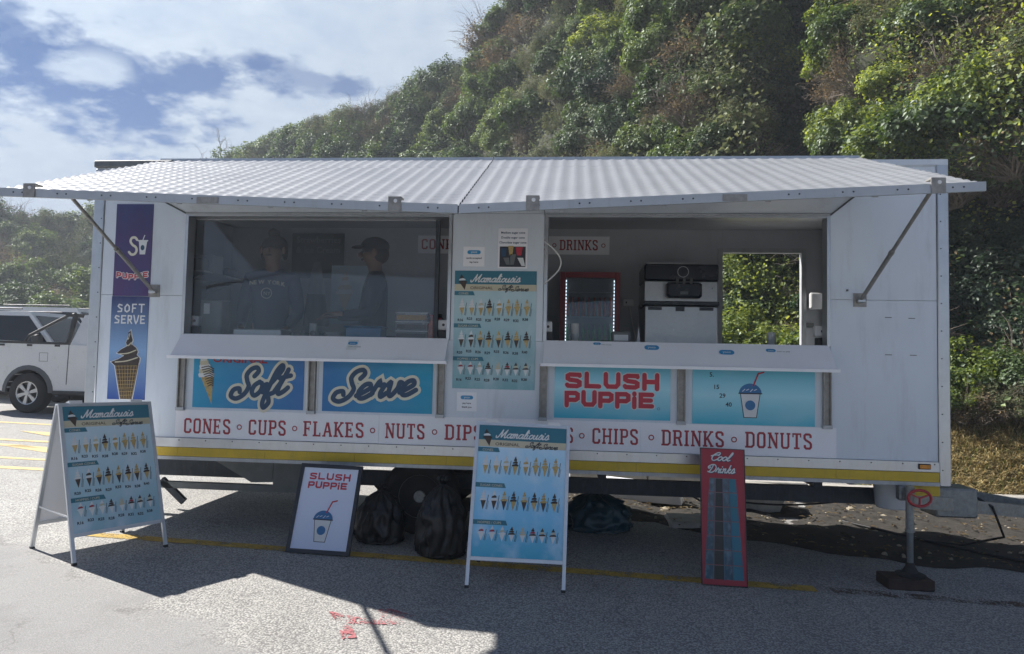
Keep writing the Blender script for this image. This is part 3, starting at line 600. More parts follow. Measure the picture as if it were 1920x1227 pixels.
# chassis
for y in (.5,1.7):
    c=MB(); c.box(-2.45,2.95,y,y+.012,.32,.455); c.box(-2.45,2.95,y+.012,y+.06,.443,.455); c.box(-2.45,2.95,y+.012,y+.06,.32,.332); c.build('chassis_beam',M['steel_dark'],T)
for x in (-2.2,-1.5,-.6,.25,1.2,2.1,2.8): MB().box(x,x+.07,.45,1.8,.457,.643).build('cross_member',M['steel_dark'],T)
MB().box(-4.22,2.93,.06,2.14,.645,.659).build('underfloor',M['steel_dark'],T)
pb('chassis_beam',-4.1,-2.45,.5,.56,.225,.285,'steel_grey')
MB().box(-4.05,-2.5,.75,.78,.30,.62).build('stowage_panel',M['steel_dark'],T)
MB().prism([(-3.5,.48,.60),(-2.75,.48,.60),(-2.75,.48,.32),(-2.95,.48,.31)],(0,.012,0)).build('corner_gusset',M['steel_grey'],T)
MB().prism([(-2.74,.47,.62),(-2.36,.47,.62),(-2.36,.47,.26),(-2.74,.47,.26)],(0,.03,0)).build('mounting_plate',M['steel_grey'],T)
MB().bar((-3.85,.52,.30),(-3.62,.52,.10),.04,.06).build('step_leg',M['steel_dark'],T)
for x in (-1.32,-.44):
    wl=MB().lathe([(.0,.0),(.20,.0),(.21,-.02),(.30,-.03),(.335,.0),(.345,.05),(.345,.15),(.335,.19),(.2,.2),(0,.2)],(x,.30,Gz(x)+.345),'y',28).build('wheel',M['rubber'],T,smooth=True)
    MB().lathe([(.19,-.004),(.17,.03),(.06,.035),(.05,-.02),(0,-.02)],(x,.30,Gz(x)+.345),'y',20).build('rim',M['galv'],wl)
    wl=MB().lathe([(.0,.0),(.30,-.03),(.335,.0),(.345,.05),(.345,.15),(.335,.19),(.2,.2),(0,.2)],(x,1.75,Gz(x)+.345),'y',24).build('wheel',M['rubber'],T,smooth=True)
for x in (-1.32,-.44): MB().tube([(x,.5,Gz(x)+.345),(x,1.75,Gz(x)+.345)],.035).build('axle',M['steel_dark'],T)
# drawbar, coupling, jack
db=MB().bar((2.7,.35,.40),(4.7,1.15,.16),.07,.11).bar((2.7,1.95,.40),(4.7,1.25,.16),.07,.11); db=db.build('drawbar',M['galv'],T)
MB().bbox(3.15,3.5,.55,.85,.22,.47,0,.015).build('coupling_box',M['galv'],db)
MB().lathe([(0,-.05),(.05,-.045),(.075,0),(.05,.05),(0,.06)],(4.55,1.05,.34),'z',12).build('coupling_cover',M['rubber'],db,smooth=True)
MB().box(2.70,2.92,.02,.06,.49,.57).build('side_reflector',M['yellow_tape'],T)
jx,jy=2.635,-.10; jb=Gz(jx)+.085
J=MB().tube([(jx,jy,jb+.33),(jx,jy,.585)],.030,14).tube([(jx,jy,jb+.335),(jx,jy,jb+.35)],.036,14).build('jack_stand',M['galv'],T,smooth=False)
MB().tube([(jx,jy,jb+.02),(jx,jy,jb+.33)],.023,12).build('inner_tube',M['steel_grey'],J)
MB().lathe([(.0,.0),(.105,.0),(.11,.012),(.06,.03),(.035,.07),(.03,.1),(0,.1)],(jx,jy,jb),'z',16).build('foot_plate',M['rubber'],J)
hw=MB(); hw.tube([(jx+.05+.085*math.cos(t*math.pi/8),jy-.05,.50+.062*math.sin(t*math.pi/8)) for t in range(17)],.011,6,cap=False)
for a in (0.5,2.6,4.7): hw.bar((jx+.05,jy-.05,.50),(jx+.05+.085*math.cos(a),jy-.05,.50+.062*math.sin(a)),.014,.010)
hw.build('handwheel',M['handwheel'],J)
MB().bbox(jx-.055,jx+.06,-.06,.02,.46,.575,0,.01).build('mounting_bracket',M['galv'],J)
pl=MB().bbox(2.42,2.76,-.22,.0,Gz(2.6)+.002,Gz(2.6)+.083,0,.006); tag(pl.build('wooden_plank',M['wood_dark']),'dark wooden plank laid under the foot of the trailer jack','plank')
bk=thing('bucket',(2.66,.22,.34),'white plastic bucket hanging behind the trailer jack','bucket')
MB().lathe([(0,.345),(.115,.345),(.125,.36),(.145,.57),(.152,.575),(.150,.56)],(2.66,.26,.0),'z',24).build('tub',M['plastic_white'],bk,smooth=True)
MB().tube([(2.66+.15*math.cos(t*math.pi/8),.26,.57+.08*math.sin(t*math.pi/8)) for t in range(9)],.003,5).build('handle',M['galv'],bk)
# cable on the ground, cord by the column
def curve_z(pts): return [(x,y,Gz(x)+z) for x,y,z in pts]
cbm=MB().tube(curve_z([(x,y,.05) for x,y in smooth([(2.9,2.0),(3.3,1.5),(3.55,1.2),(3.9,.85),(4.4,.62),(5.2,.45),(7,.5)],8)]),.014,7)
tag(cbm.build('power_cable',M['cable_black'],smooth=True),'thick black cable snaking across the asphalt beside the jack','cable')
cbm=MB().tube([tuple(p) for p in [Vector((3.45,.75,.45)),Vector((3.7,.7,.30)),Vector((3.85,.8,.02)),Vector((3.7,1.2,-.16)),Vector((3.2,1.5,-.17))]],.011,7)
tag(cbm.build('brake_cable',M['cable_black'],smooth=True),'thin black cable hanging from the drawbar coupling','cable')
cbm=MB().tube([(-.245+ .14*math.sin(math.pi*t/12),-.02,2.50-.36*t/12) for t in range(13)],.006,6)
tag(cbm.build('extension_lead',M['cable_white'],smooth=True),'white cable looping out of the column into the right serving hatch','cable')
cbm=MB(); 
for (p,q,s_) in (((1.0,.9,.30),(2.9,1.2,.26),.10),((1.1,1.0,.28),(1.9,1.3,-.10),.04)):
    cbm.tube([tuple(Vector(p).lerp(Vector(q),t/10)+Vector((0,0,-s_*math.sin(math.pi*t/10)))) for t in range(11)],.009,6)
tag(cbm.build('wiring_loom',M['cable_black'],smooth=True),'black wiring sagging below the trailer floor','wiring')

# ------------------------------------------------------------------ awning
def zfront(x):  # height of the outer edge, sagging at the centre joint
    return 2.52-.105*(x+3.70)/3.0 if x<-.70 else 2.415+.135*(x+.70)/3.0
YF=-1.69
def awning(x0,x1,label):
    a=thing('awning',((x0+x1)/2,-.85,2.85),label,'awning')
    m=MB(); nx_=int((x1-x0)/.1*8); ny_=66
    for j in range(ny_+1):
        t=j/ny_; 
        for i in range(nx_+1):
            x=x0+(x1-x0)*i/nx_; y=.06+(YF-.06)*t; zb=3.222+(zfront(x)-3.222)*t
            row=math.cos(2*math.pi*(t*21)); am=.0085*(.40+.60*row)
            step=.006*((t*21)%1.0) 
            crease=-.010*math.exp(-((t-.24)/.012)**2)
            m.v.append((x,y,zb+.0062*math.cos(2*math.pi*(x-x0)/.1)*(.38+row)+.0016*row+crease))
    for j in range(ny_):
        for i in range(nx_): q=j*(nx_+1)+i; m.f.append((q,q+nx_+1,q+nx_+2,q+1)); m.m.append(0)
    m.build('roof_sheet',M['awning'],a,smooth=True)
    e=MB(); za,zb=zfront(x0+.001),zfront(x1-.001)
    e.prism([(x0,YF-.012,za+.012),(x0,YF+.005,za+.012),(x0,YF+.005,za-.042),(x0,YF-.012,za-.042)],(x1-x0,0,zb-za)); e.build('front_edge',M['awning_edge'],a)
    for xx,zz in ((x0+.001,za),(x1-.021,zb)): MB().prism([(xx,.06,3.20),(xx,YF+.02,zz-.016),(xx,YF+.02,zz-.04),(xx,.06,3.17)],(.02,0,0)).build('side_edge',M['awning_edge'],a)
    for k in range(1,5):
        xx=x0+(x1-x0)*k/5; zz=zfront(xx); MB().prism([(xx,.0,3.185),(xx,YF+.02,zz-.02),(xx,YF+.02,zz-.045),(xx,.0,3.15)],(.03,0,0)).build('rafter',M['alu_dull'],a)
    e=MB().box(x0,x1,.03,.065,3.173,3.232); e.build('rear_flashing',M['alu'],a)
    h=MB()
    for k in range(10):
        for dx in (-.03,.03):
            xx=x0+.15+(x1-x0-.3)*k/9+dx; h.lathe([(.006,0),(.005,-.002),(0,-.002)],(xx,YF-.0125,zfront(xx)-.014),'y',6)
    h.build('edge_holes',M['steel_dark'],a,kind='stuff')
    return a
AL=awning(-3.70,-.705,'left white corrugated awning raised over the hatch with the people in it')
AR=awning(-.695,2.32,'right white corrugated awning raised over the hatch with the steel machine')
for x,a in ((-3.47,AL),(-1.09,AL),(-.25,AR),(2.06,AR)):
    z=zfront(x); b_=MB().box(x-.04,x+.04,YF-.019,YF-.013,z-.045,z+.045).box(x-.04,x+.04,YF-.013,YF+.05,z+.036,z+.045).build('corner_bracket',M['bracket'],a)
    MB().lathe([(.012,0),(.010,-.004),(0,-.004)],(x+.005,YF-.0195,z+.018),'y',10).build('bolt',M['plastic_white'],b_)
for x,a in ((-2.28,AL),(.93,AR)):
    z=zfront(x); MB().box(x-.07,x+.07,YF-.017,YF-.013,z-.04,z).build('joining_plate',M['bracket'],a)
for xw,xf,lab in ((-3.68,-3.20,'thin steel prop from the wall beside the blue banner to the left awning'),(2.305,2.03,'steel prop from the wall right of the hatch to the right awning')):
    s=thing('awning_prop',(xw,-.03,2.04),lab,'prop'); d=1 if xf>xw else -1
    pth=[Vector((xw,-.045,2.05)),Vector((xf,YF+.01,zfront(xf)-.03))]
    MB().tube([pth[0],pth[0].lerp(pth[1],.52)],.016,10).tube([pth[0].lerp(pth[1],.5),pth[1]],.012,10).tube([pth[0].lerp(pth[1],.5),pth[0].lerp(pth[1],.52)],.019,10).build('telescopic_tube',M['bracket'],s,smooth=False)
    pt=MB().box(xw-.05,xw+.05,-.008,-.001,1.985,2.095).build('wall_plate',M['bracket'],s)
    MB().bbox(xw-.03,xw+.03,-.05,-.0085,2.015,2.045,0,.006).build('pivot',M['alu'],pt)

# ------------------------------------------------------------------ signs fixed to the trailer
def signboard(name,x0,x1,z0,z1,y,mk_,label,frame=None):
    t=thing(name,((x0+x1)/2,y,z0),label,'sign')
    MB().box(x0,x1,y,y+.006,z0,z1).build('panel',M[mk_],t)
    return t,Sheet((x0,y,z0),(1,0,0),(0,0,1))
# red lettering band along the skirt
band=thing('lettering_band',(-.65,-.004,.765),'long white band of red slab letters, CONES to DONUTS, below the hatches','sign')
for a,b in ((-3.43,-1.622),(-1.62,.568),(.57,2.12)): MB().box(a,b,-.005,-.0005,.767,1.008).build('panel',M['white_board'],band)
def base_z(x): return .805+(x+3.35)*.0052
for wd_,a,b in (('CONES',-3.352,-2.927),('CUPS',-2.769,-2.432),('FLAKES',-2.281,-1.749),('NUTS',-1.568,-1.224),('DIPS',-1.056,-.735),('S',-.036,.021),('CHIPS',.175,.553),('DRINKS',.739,1.242),('DONUTS',1.407,1.934)):
    h=.128; nat=sum((SLAB[c][0]+.09) for c in wd_)-.09; xs_=(b-a)/(nat*h)
    sh=Sheet((a,-.005,base_z(a)),(1,0,.0),(0,0,1)); m=MB(); slab(m,sh,wd_,0,0,h,xs_,.09,.0015); m.build('lettering',M['red_ink'],band)
for x in (-2.85,-2.357,-1.675,-1.142,.091,.657,1.319):
    m=MB(); ring(m,Sheet((x,-.005,base_z(x)+.062),(1,0,0),(0,0,1)),0,0,.019,.009,.0015); m.build('ring',M['red_ink'],band)
# Soft
t,sh=signboard('soft_sign',-3.283,-2.292,1.03,1.465,-.007,'soft_blue','blue panel under the left hatch with a striped cone and the word Soft')
m=MB(); script(m,sh,'Soft',.36,.095,.118,.088,rise=.10,xs=1.12,d=.001,m=0); m.build('lettering_edge',M['cream_ink'],t)
m=MB(); script(m,sh,'Soft',.36,.095,.118,.040,rise=.10,xs=1.12,d=.005,m=0); m.build('lettering',M['navy_ink'],t)
m=MB()
def cone_pic(m,sh,u,v,w_,h_,mi,tilt=0.0,turns=4,d=.001):
    """flat picture of a soft-serve: waffle, then swirl slabs; mi=(waffle,swirl,light)"""
    def q(a,b): return (u+a*w_+tilt*b*h_,v+b*h_)
    m.poly([sh.p(*q(0,0),d),sh.p(*q(.30,.5),d),sh.p(*q(-.30,.5),d)],mi[0])
    for k in range(turns):
        b0=.46+.42*k/turns; hw=.36*(1-k/(turns+.7)); 
        m.poly([sh.p(*q(-hw,b0),d+.0004*(k+1)),sh.p(*q(hw*.9,b0+.015),d+.0004*(k+1)),sh.p(*q(hw,b0+.08),d+.0004*(k+1)),sh.p(*q(hw*.35,b0+.15),d+.0004*(k+1)),sh.p(*q(-hw*.75,b0+.10),d+.0004*(k+1)),sh.p(*q(-hw*1.05,b0+.05),d+.0004*(k+1))],mi[1+(k%2)])
    m.poly([sh.p(*q(-.10,.86),d+.003),sh.p(*q(.10,.87),d+.003),sh.p(*q(.03,1.0),d+.003)],mi[1])
cone_pic(m,sh,.175,.03,.20,.50,(0,1,2),tilt=-.22,turns=6)
for k in range(9): # drips of chocolate across the swirl
    ribbon(m,sh,[(.075+.008*k,.345-.020*k),(.135+.004*k,.36-.020*k),(.185,.335-.018*k)],.008,.005+.0003*k,3)
m.build('cone_picture',[M['waffle_ink'],M['white_ink'],M['beige_ink'],M['choc_ink']],t)
m=MB(); plain(m,sh,'ORIGINAL',.17,.395,.085,.001,bold=.03,xs=1.25); m.build('small_lettering',M['red_ink'],t)
# Serve
t,sh=signboard('serve_sign',-2.123,-1.17,1.028,1.458,-.007,'serve_blue','blue panel under the left hatch with the word Serve in outlined script')
m=MB(); script(m,sh,'Serve',.11,.095,.118,.088,rise=.10,xs=1.27,d=.001); m.build('lettering_edge',M['cream_ink'],t)
m=MB(); script(m,sh,'Serve',.11,.095,.118,.040,rise=.10,xs=1.27,d=.005); m.build('lettering',M['navy_ink'],t)
# SLUSH PUPPiE
t,sh=signboard('slush_sign',-.142,.808,1.028,1.485,-.007,'slush_teal','pale turquoise panel under the right hatch with chunky red SLUSH PUPPiE lettering')
for (wd__,d_,mk_,nm) in ((.052,.001,'white_ink','lettering_edge'),(.037,.004,'red_slush','lettering')):
    m=MB(); chunky(m,sh,'SLUSH',.085,.250,.126,1.13,wd__,d_); m.build(nm,M[mk_],t); m=MB(); chunky(m,sh,'PUPPiE',.085,.098,.126,.99,wd__,d_+.002); m.build(nm,M[mk_],t)
m=MB(); ring(m,sh,.855,.095,.010,.003); m.build('registered_mark',M['dark_ink'],t)
# slush cup panel
t,sh=signboard('price_sign',.985,1.953,1.012,1.48,-.007,'puppie_teal','turquoise panel with four small numbers and a slush cup, right lower panel')
for tx,x,z in (('5.',.135,.385),('15',.165,.285),('29',.215,.215),('40',.265,.145)): m=MB(); plain(m,sh,tx,x,z,.05,.001,bold=.02); m.build('number',M['dark_ink'],t)
def slush_cup(sh,t,u,v,s):
    """generic cup of blue slush with a straw, printed flat"""
    m=MB(); m.poly([sh.p(u-.16*s,v,.001),sh.p(u+.16*s,v,.001),sh.p(u+.25*s,v+.62*s,.001),sh.p(u-.25*s,v+.62*s,.001)],0)
    ribbon(m,sh,[(u-.16*s,v),(u+.16*s,v),(u+.25*s,v+.62*s),(u-.25*s,v+.62*s)],.018*s,.0022,2,closed=True)
    m.poly([sh.p(u+.29*s*math.cos(a*math.pi/12),v+.63*s+.26*s*math.sin(a*math.pi/12),.0026) for a in range(13)],1)
    ribbon(m,sh,[(u-.29*s,v+.63*s),(u+.29*s,v+.63*s)],.03*s,.0034,2)
    ribbon(m,sh,[(u+.08*s,v+.84*s),(u+.2*s,v+1.15*s)],.04*s,.0030,3); ribbon(m,sh,[(u+.2*s,v+1.15*s),(u+.34*s,v+1.19*s)],.04*s,.0036,3)
    disc(m,sh,u,v+.32*s,.13*s,.13*s,.0040,1)
    for k in range(4): ribbon(m,sh,[(u-.2*s+.1*k*s,v+.68*s+.03*s*(k%2)),(u-.14*s+.1*k*s,v+.74*s)],.018*s,.0038,0)
    return m.build('cup_picture',[M['white_ink'],M['blue_ink'],M['dark_ink'],M['red_slush']],t)
slush_cup(sh,t,.46,.06,.31)
# banners left of the hatch
t,sh=signboard('purple_banner',-4.065,-3.722,1.992,2.812,-.006,'purple_banner','purple banner high on the left wall with a pale S and wavy red PUPPiE')
m=MB(); script(m,sh,'s',.13,.36,.001,.001); m.v.clear(); m.f.clear(); m.m.clear()
ribbon(m,sh,smooth([(.205,.50),(.185,.52),(.155,.515),(.145,.485),(.165,.455),(.195,.435),(.205,.405),(.19,.375),(.16,.368),(.135,.39)]),.022,.001)
m.build('letter',M['cream_ink'],t)
m=MB(); m.poly([sh.p(.235,.37,.001),sh.p(.285,.37,.001),sh.p(.300,.49,.001),sh.p(.222,.49,.001)],0); ribbon(m,sh,[(.218,.492),(.304,.492)],.012,.002,0); ribbon(m,sh,[(.26,.50),(.275,.54)],.008,.002,0)
disc(m,sh,.26,.43,.018,.024,.0025,1); m.build('cup_picture',[M['white_ink'],M['navy_ink']],t)
for wdt,d_,mk_,nm in ((.024,.001,'white_ink','lettering_edge'),(.011,.004,'red_slush','lettering')):
    m=MB(); u=.028
    for i,ch in enumerate('PUPPiE'):
        s_=Sheet(sh.p(u,.165-.018*math.sin(math.pi*i/5)),(1,0,.12*(i-2.5)/2.5),(0,0,1)); chunky(m,s_,ch,0,0,.048,.98,wdt,d_); u+=.024 if ch=='i' else .056
    m.build(nm,M[mk_],t)
t,sh=signboard('soft_serve_banner',-4.070,-3.724,1.08,1.988,-.006,'blue_banner','tall blue banner on the left wall with white SOFT SERVE over a big chocolate cone')
m=MB()
for wdx,vv in (('SOFT',.765),('SERVE',.665)):
    xs_={'SOFT':(.055,1.0),'SERVE':(.032,.98)}[wdx]; u=xs_[0]
    for ch in wdx:
        gl={'S':[[(.75,.82),(.3,.9),(.15,.7),(.4,.52),(.75,.4),(.7,.12),(.15,.1)]],'O':[[(.45,.92),(.12,.6),(.15,.2),(.45,.07),(.8,.25),(.8,.7),(.45,.92)]],'F':[[(.2,.05),(.2,.93),(.78,.93)],[(.2,.5),(.65,.5)]],'T':[[(.5,.05),(.5,.93)],[(.1,.93),(.9,.93)]],
            'E':[[(.8,.9),(.2,.9),(.2,.08),(.8,.1)],[(.2,.5),(.68,.52)]],'R':[[(.2,.05),(.2,.92),(.72,.88),(.7,.5),(.2,.48)],[(.4,.48),(.8,.05)]],'V':[[(.1,.95),(.3,.3),(.45,.07),(.65,.3),(.85,.95)]]}[ch]
        for k,g__ in enumerate(gl): ribbon(m,sh,[(u+a*.058,vv+b*.078) for a,b in g__],.0125,.001+.0004*k)
        u+=.066 if wdx=='SOFT' else .059
m.build('lettering',M['white_ink'],t)
def swirl(m,sh,mi,d,draw=True):
    pts=[(-.42,.48),(-.55,.56),(-.30,.63),(-.10,.72),(-.36,.78),(-.22,.87),(-.02,.95),(-.06,1.04),(.00,1.16),(.03,1.30),(.08,1.34),(.11,1.22),(.16,1.10),(.12,1.00),(.28,.92),(.36,.82),(.32,.74),(.44,.66),(.42,.56),(.38,.48)]
    P_=[(.172+x*.27,.125+y*.36) for x,y in pts]
    if draw: m.poly([sh.p(u,v,d) for u,v in P_],mi)
    return P_
m=MB(); oc=swirl(m,sh,0,0,False)+[(.172+.06,.002),(.172-.05,.002)]
ribbon(m,sh,oc,.013,.001,0,closed=True)
m.poly([sh.p(.172-.115,.31,.002),sh.p(.172-.05,.004,.002),sh.p(.172+.06,.004,.002),sh.p(.172+.108,.31,.002)],1)
for k in range(8): ribbon(m,sh,[(.172-.105+.029*k,.305),(.172-.045+.0145*k,.008)],.0028,.003+.0001*k,5,round_=False)
for k in range(9): ribbon(m,sh,[(.172-.108+.0065*k,.29-.032*k),(.172+.102-.005*k,.297-.032*k)],.0028,.0042+.0001*k,5,round_=False)
swirl(m,sh,2,.0056)
for (x0_,y0_,x1_,y1_) in ((-.40,.56,.36,.68),(-.26,.76,.30,.86),(-.04,.97,.12,1.04),(.0,1.12,.06,1.26)):
    ribbon(m,sh,smooth([(.172+x0_*.27,.125+y0_*.36),(.172+(x0_+x1_)/2*.27,.125+((y0_+y1_)/2-.03)*.36),(.172+x1_*.27,.125+y1_*.36)]),.010,.0062,4)
    ribbon(m,sh,smooth([(.172+x0_*.27+.01,.125+y0_*.36+.016),(.172+(x0_+x1_)/2*.27,.125+((y0_+y1_)/2)*.36+.012),(.172+x1_*.27-.01,.125+y1_*.36+.012)]),.006,.0075,3)
m.build('cone_picture',[M['white_ink'],M['brown_ink'],M['choc_ink'],M['dark_ink'],M['beige_ink'],M['waffle_ink']],t,kind='stuff')

# menu posters
ROW=[((0,1,1),(0,1,1),(0,1,2),(0,3,3),(0,1,0),(0,0,2),(0,0,0),(0,0,2)),((4,1,1),(4,1,4),(4,0,2),(0,3,3),(4,0,2),(0,3,3),(4,0,0),(0,3,3)),((1,1,5),(1,1,5),(1,1,2),(1,3,3),(1,2,2),(1,3,5),(1,4,2),(1,4,2))]
def menu(parent,sh,W,H,bgm,prices=True,th=.003):
    p=MB(); a=[sh.p(0,0,0),sh.p(W,0,0),sh.p(W,H,0),sh.p(0,H,0)]; p.prism(a,-sh.N*th); po=p.build('poster',M[bgm],parent)
    rect(q_:=MB(),sh,0,.885*H,W,H,.0006,0); q_.build('header_band',M['teal_ink'],po); rect(q_:=MB(),sh,0,.83*H,W,.885*H,.0006,0); q_.build('name_band',M['beige_ink'],po); p=MB()
    for vv,ww in ((.79,.25),(.515,.34),(.235,.38)): q_=MB(); q_.poly([sh.p(0,vv*H,.0008),sh.p(ww*W,vv*H,.0008),sh.p((ww-.02)*W,(vv+.035)*H,.0008),sh.p(0,(vv+.035)*H,.0008)],0); q_.build('tab',M['teal_ink'],po)
    cone_pic(p,sh,.125*W,.835*H,.15*W,.135*H,(2,3,4),tilt=-.25,turns=3,d=.0012)
    p.build('logo_cone',[M['teal_ink'],M['beige_ink'],M['brown_ink'],M['choc_ink'],M['white_ink']],po)
    p=MB(); script(p,sh,'Mamaliousis',.20*W,.905*H,.033*H,.0085*H*1.05,xs=1.33*W/H*1.5*.92,slant=.3,rise=.0,d=.0016,m=0); p.build('script_lettering',M['white_ink'],po)
    p=MB(); plain(p,sh,'ORIGINAL',.19*W,.843*H,.034*H,.0012,bold=.01,xs=1.45*W/H*1.5*.82); p.build('small_lettering',M['brown_ink'],po)
    p=MB(); script(p,sh,'Soft',.54*W,.838*H,.020*H,.0055*H,xs=1.5,slant=.4,d=.0030); script(p,sh,'Serve',.70*W,.830*H,.020*H,.0055*H,xs=1.5,slant=.4,d=.0030); p.build('brush_lettering',M['dark_ink'],po)
    p=MB()
    for tx,vv in (('CONES',.797),('SUGAR CONES',.522),('HOPPIES / CUPS',.242)): plain(p,sh,tx,.05*W,vv*H,.026*H,.0016,bold=.01)
    p.build('tab_lettering',M['beige_ink'],po)
    p=MB()
    for r_ in range(3):
        vv=(.615,.345,.115)[r_]; hh=(.150,.150,.115)[r_]
        for i in range(8):
            u=(.10+.112*i+(.004 if i%3 else -.004))*W; cone_pic(p,sh,u,vv*H,.105*W,hh*H,ROW[r_][i],turns=3,d=.0012)
            ribbon(p,sh,[(u+.035*W,(vv+.005)*H),(u+.055*W,(vv+hh*.75)*H)],.006*W,.0012,6,round_=False)
            ribbon(p,sh,[(u+.046*W,(vv+.002)*H),(u+.060*W,(vv+hh*.45)*H)],.004*W,.0014,6,round_=False)
    p.build('cone_pictures',[M['waffle_ink'],M['white_ink'],M['beige_ink'],M['choc_ink'],M['brown_ink'],M['red_ink'],M['dark_ink']],po,kind='stuff')
    if prices:
        pr=(('R16','R23','R25','R28','R28','R29','R32','R38'),('R20','R25','R26','R29','R33','R36','R38','R40'),('R16','R23','R25','R28','R28','R32','R32','R38'))
        for r_ in range(3):
            for i in range(8): p=MB(); plain(p,sh,pr[r_][i],(.045+.113*i)*W,((.575,.30,.07)[r_]+.006*((i*5)%3-1))*H,.030*H,.0012,bold=.035); p.build('price',M['dark_ink'],po)
    return po
mp=thing('menu_poster',(-.65,-.006,1.25),'faded blue ice cream menu poster on the column between the two hatches','poster')
menu(mp,Sheet((-1.002,-.006,1.25),(1,0,0),(0,0,1)),.695,.996,'menu_sky_faded')
# small notices
def tagged(x0,x1,z0,z1,label,y=-.005,oval=True,text='yoco',lines=()):
    t=thing('payment_notice',((x0+x1)/2,y,z0),label,'notice'); W,H=x1-x0,z1-z0
    MB().box(x0,x1,y,y+.003,z0,z1).build('paper',M['white_board'],t); sh=Sheet((x0,y,z0),(1,0,0),(0,0,1)); m=MB()
    ribbon(m,sh,[(W*.28,H*.72),(W*.72,H*.72)],H*.2,.001); m.build('blue_oval',M['tag_blue'],t)
    m=MB(); plain(m,sh,text,W*.5,H*.68,H*.16,.0022,bold=.02,center=True); m.build('oval_lettering',M['white_ink'],t)
    m=MB()
    for k,l in enumerate(lines): plain(m,sh,l,W*.5,H*(.38-.2*k),H*.13,.001,center=True,bold=.02)
    if lines: m.build('lettering',M['dark_ink'],t)
tagged(-.935,-.752,2.283,2.452,'small white notice with a blue oval high on the column, left of the photo sheet',lines=('cards accepted','tap here'))
tagged(-.96,-.79,1.06,1.22,'small white notice with a blue oval below the menu poster on the column',lines=('pay here','thank you'))
t=thing('photo_sheet',(-.515,-.005,2.27),'white sheet with three printed lines over a photo of dark cones, top of the column','notice')
MB().box(-.64,-.39,-.005,-.002,2.27,2.61).build('paper',M['white_board'],t); sh=Sheet((-.64,-.005,2.27),(1,0,0),(0,0,1)); m=MB()
for k,l in enumerate(('Medium sugar cone','Double sugar cone','Chocolate sugar cone')): plain(m,sh,l,.125,.295-.042*k,.026,.001,center=True,bold=.02)
m.build('lettering',M['navy_ink'],t); m=MB(); rect(m,sh,.015,.012,.235,.185,.0008,0)
for (a,b,w_,h_,mi,sl_) in ((.05,.10,.05,.07,1,0),(.11,.11,.045,.08,2,0),(.18,.11,.06,.07,3,0),(.07,.03,.05,.06,4,.3),(.13,.03,.05,.09,4,-.1),(.19,.02,.05,.07,5,.4)):
    m.poly([sh.p(a-w_/2,b+h_,.0016),sh.p(a-w_*.3+sl_*h_,b,.0016),sh.p(a+w_*.3+sl_*h_,b,.0016),sh.p(a+w_/2,b+h_,.0016)],mi)
m.build('photo_print',[M['dark_ink'],M['navy_ink'],M['waffle_ink'],M['red_slush'],M['steel_grey'],M['white_ink']],t)
# payment stickers on the sloping sills
for i,(x,z,sz,lab) in enumerate(((-1.854,1.60,.8,'tiny white sticker with blue print on the left sloping sill'),(.204,1.636,.6,'smallest blue sticker, leftmost on the right sloping sill'),(.648,1.612,1.15,'big blue oval sticker on the right sill, below the steel machine'),(1.243,1.585,1.15,'big blue oval sticker on the right sill, below the open doorway'),(1.594,1.607,.75,'faint small blue sticker, rightmost on the right sloping sill'))):
    k=(1.668-z)/.193; y=-.004-.171*k-.003; V_=Vector((0,.175,.193)).normalized()
    t=thing('payment_sticker',(x,y,z),lab,'sticker'); sh=Sheet((x,y,z),(1,0,0),V_); m=MB()
    if i==0: 
        p=MB(); rect(p,sh,-.045,-.06,.045,.055,.0); p.build('paper',M['white_ink'],t)
    ribbon(m,sh,[(-.03*sz,.015),(.03*sz,.015)],.045*sz,.001); m.build('blue_oval',M['tag_blue'],t)
    m=MB(); plain(m,sh,'yoco',0,.007,.028*sz,.002,center=True,bold=.02); m.build('oval_lettering',M['white_ink'],t)
    if i in (0,1,4): m=MB(); plain(m,sh,'scan to pay',.06*sz if i else -.03,.0 if i else -.03,.03*sz,.001); m.build('lettering',M['steel_grey'],t)

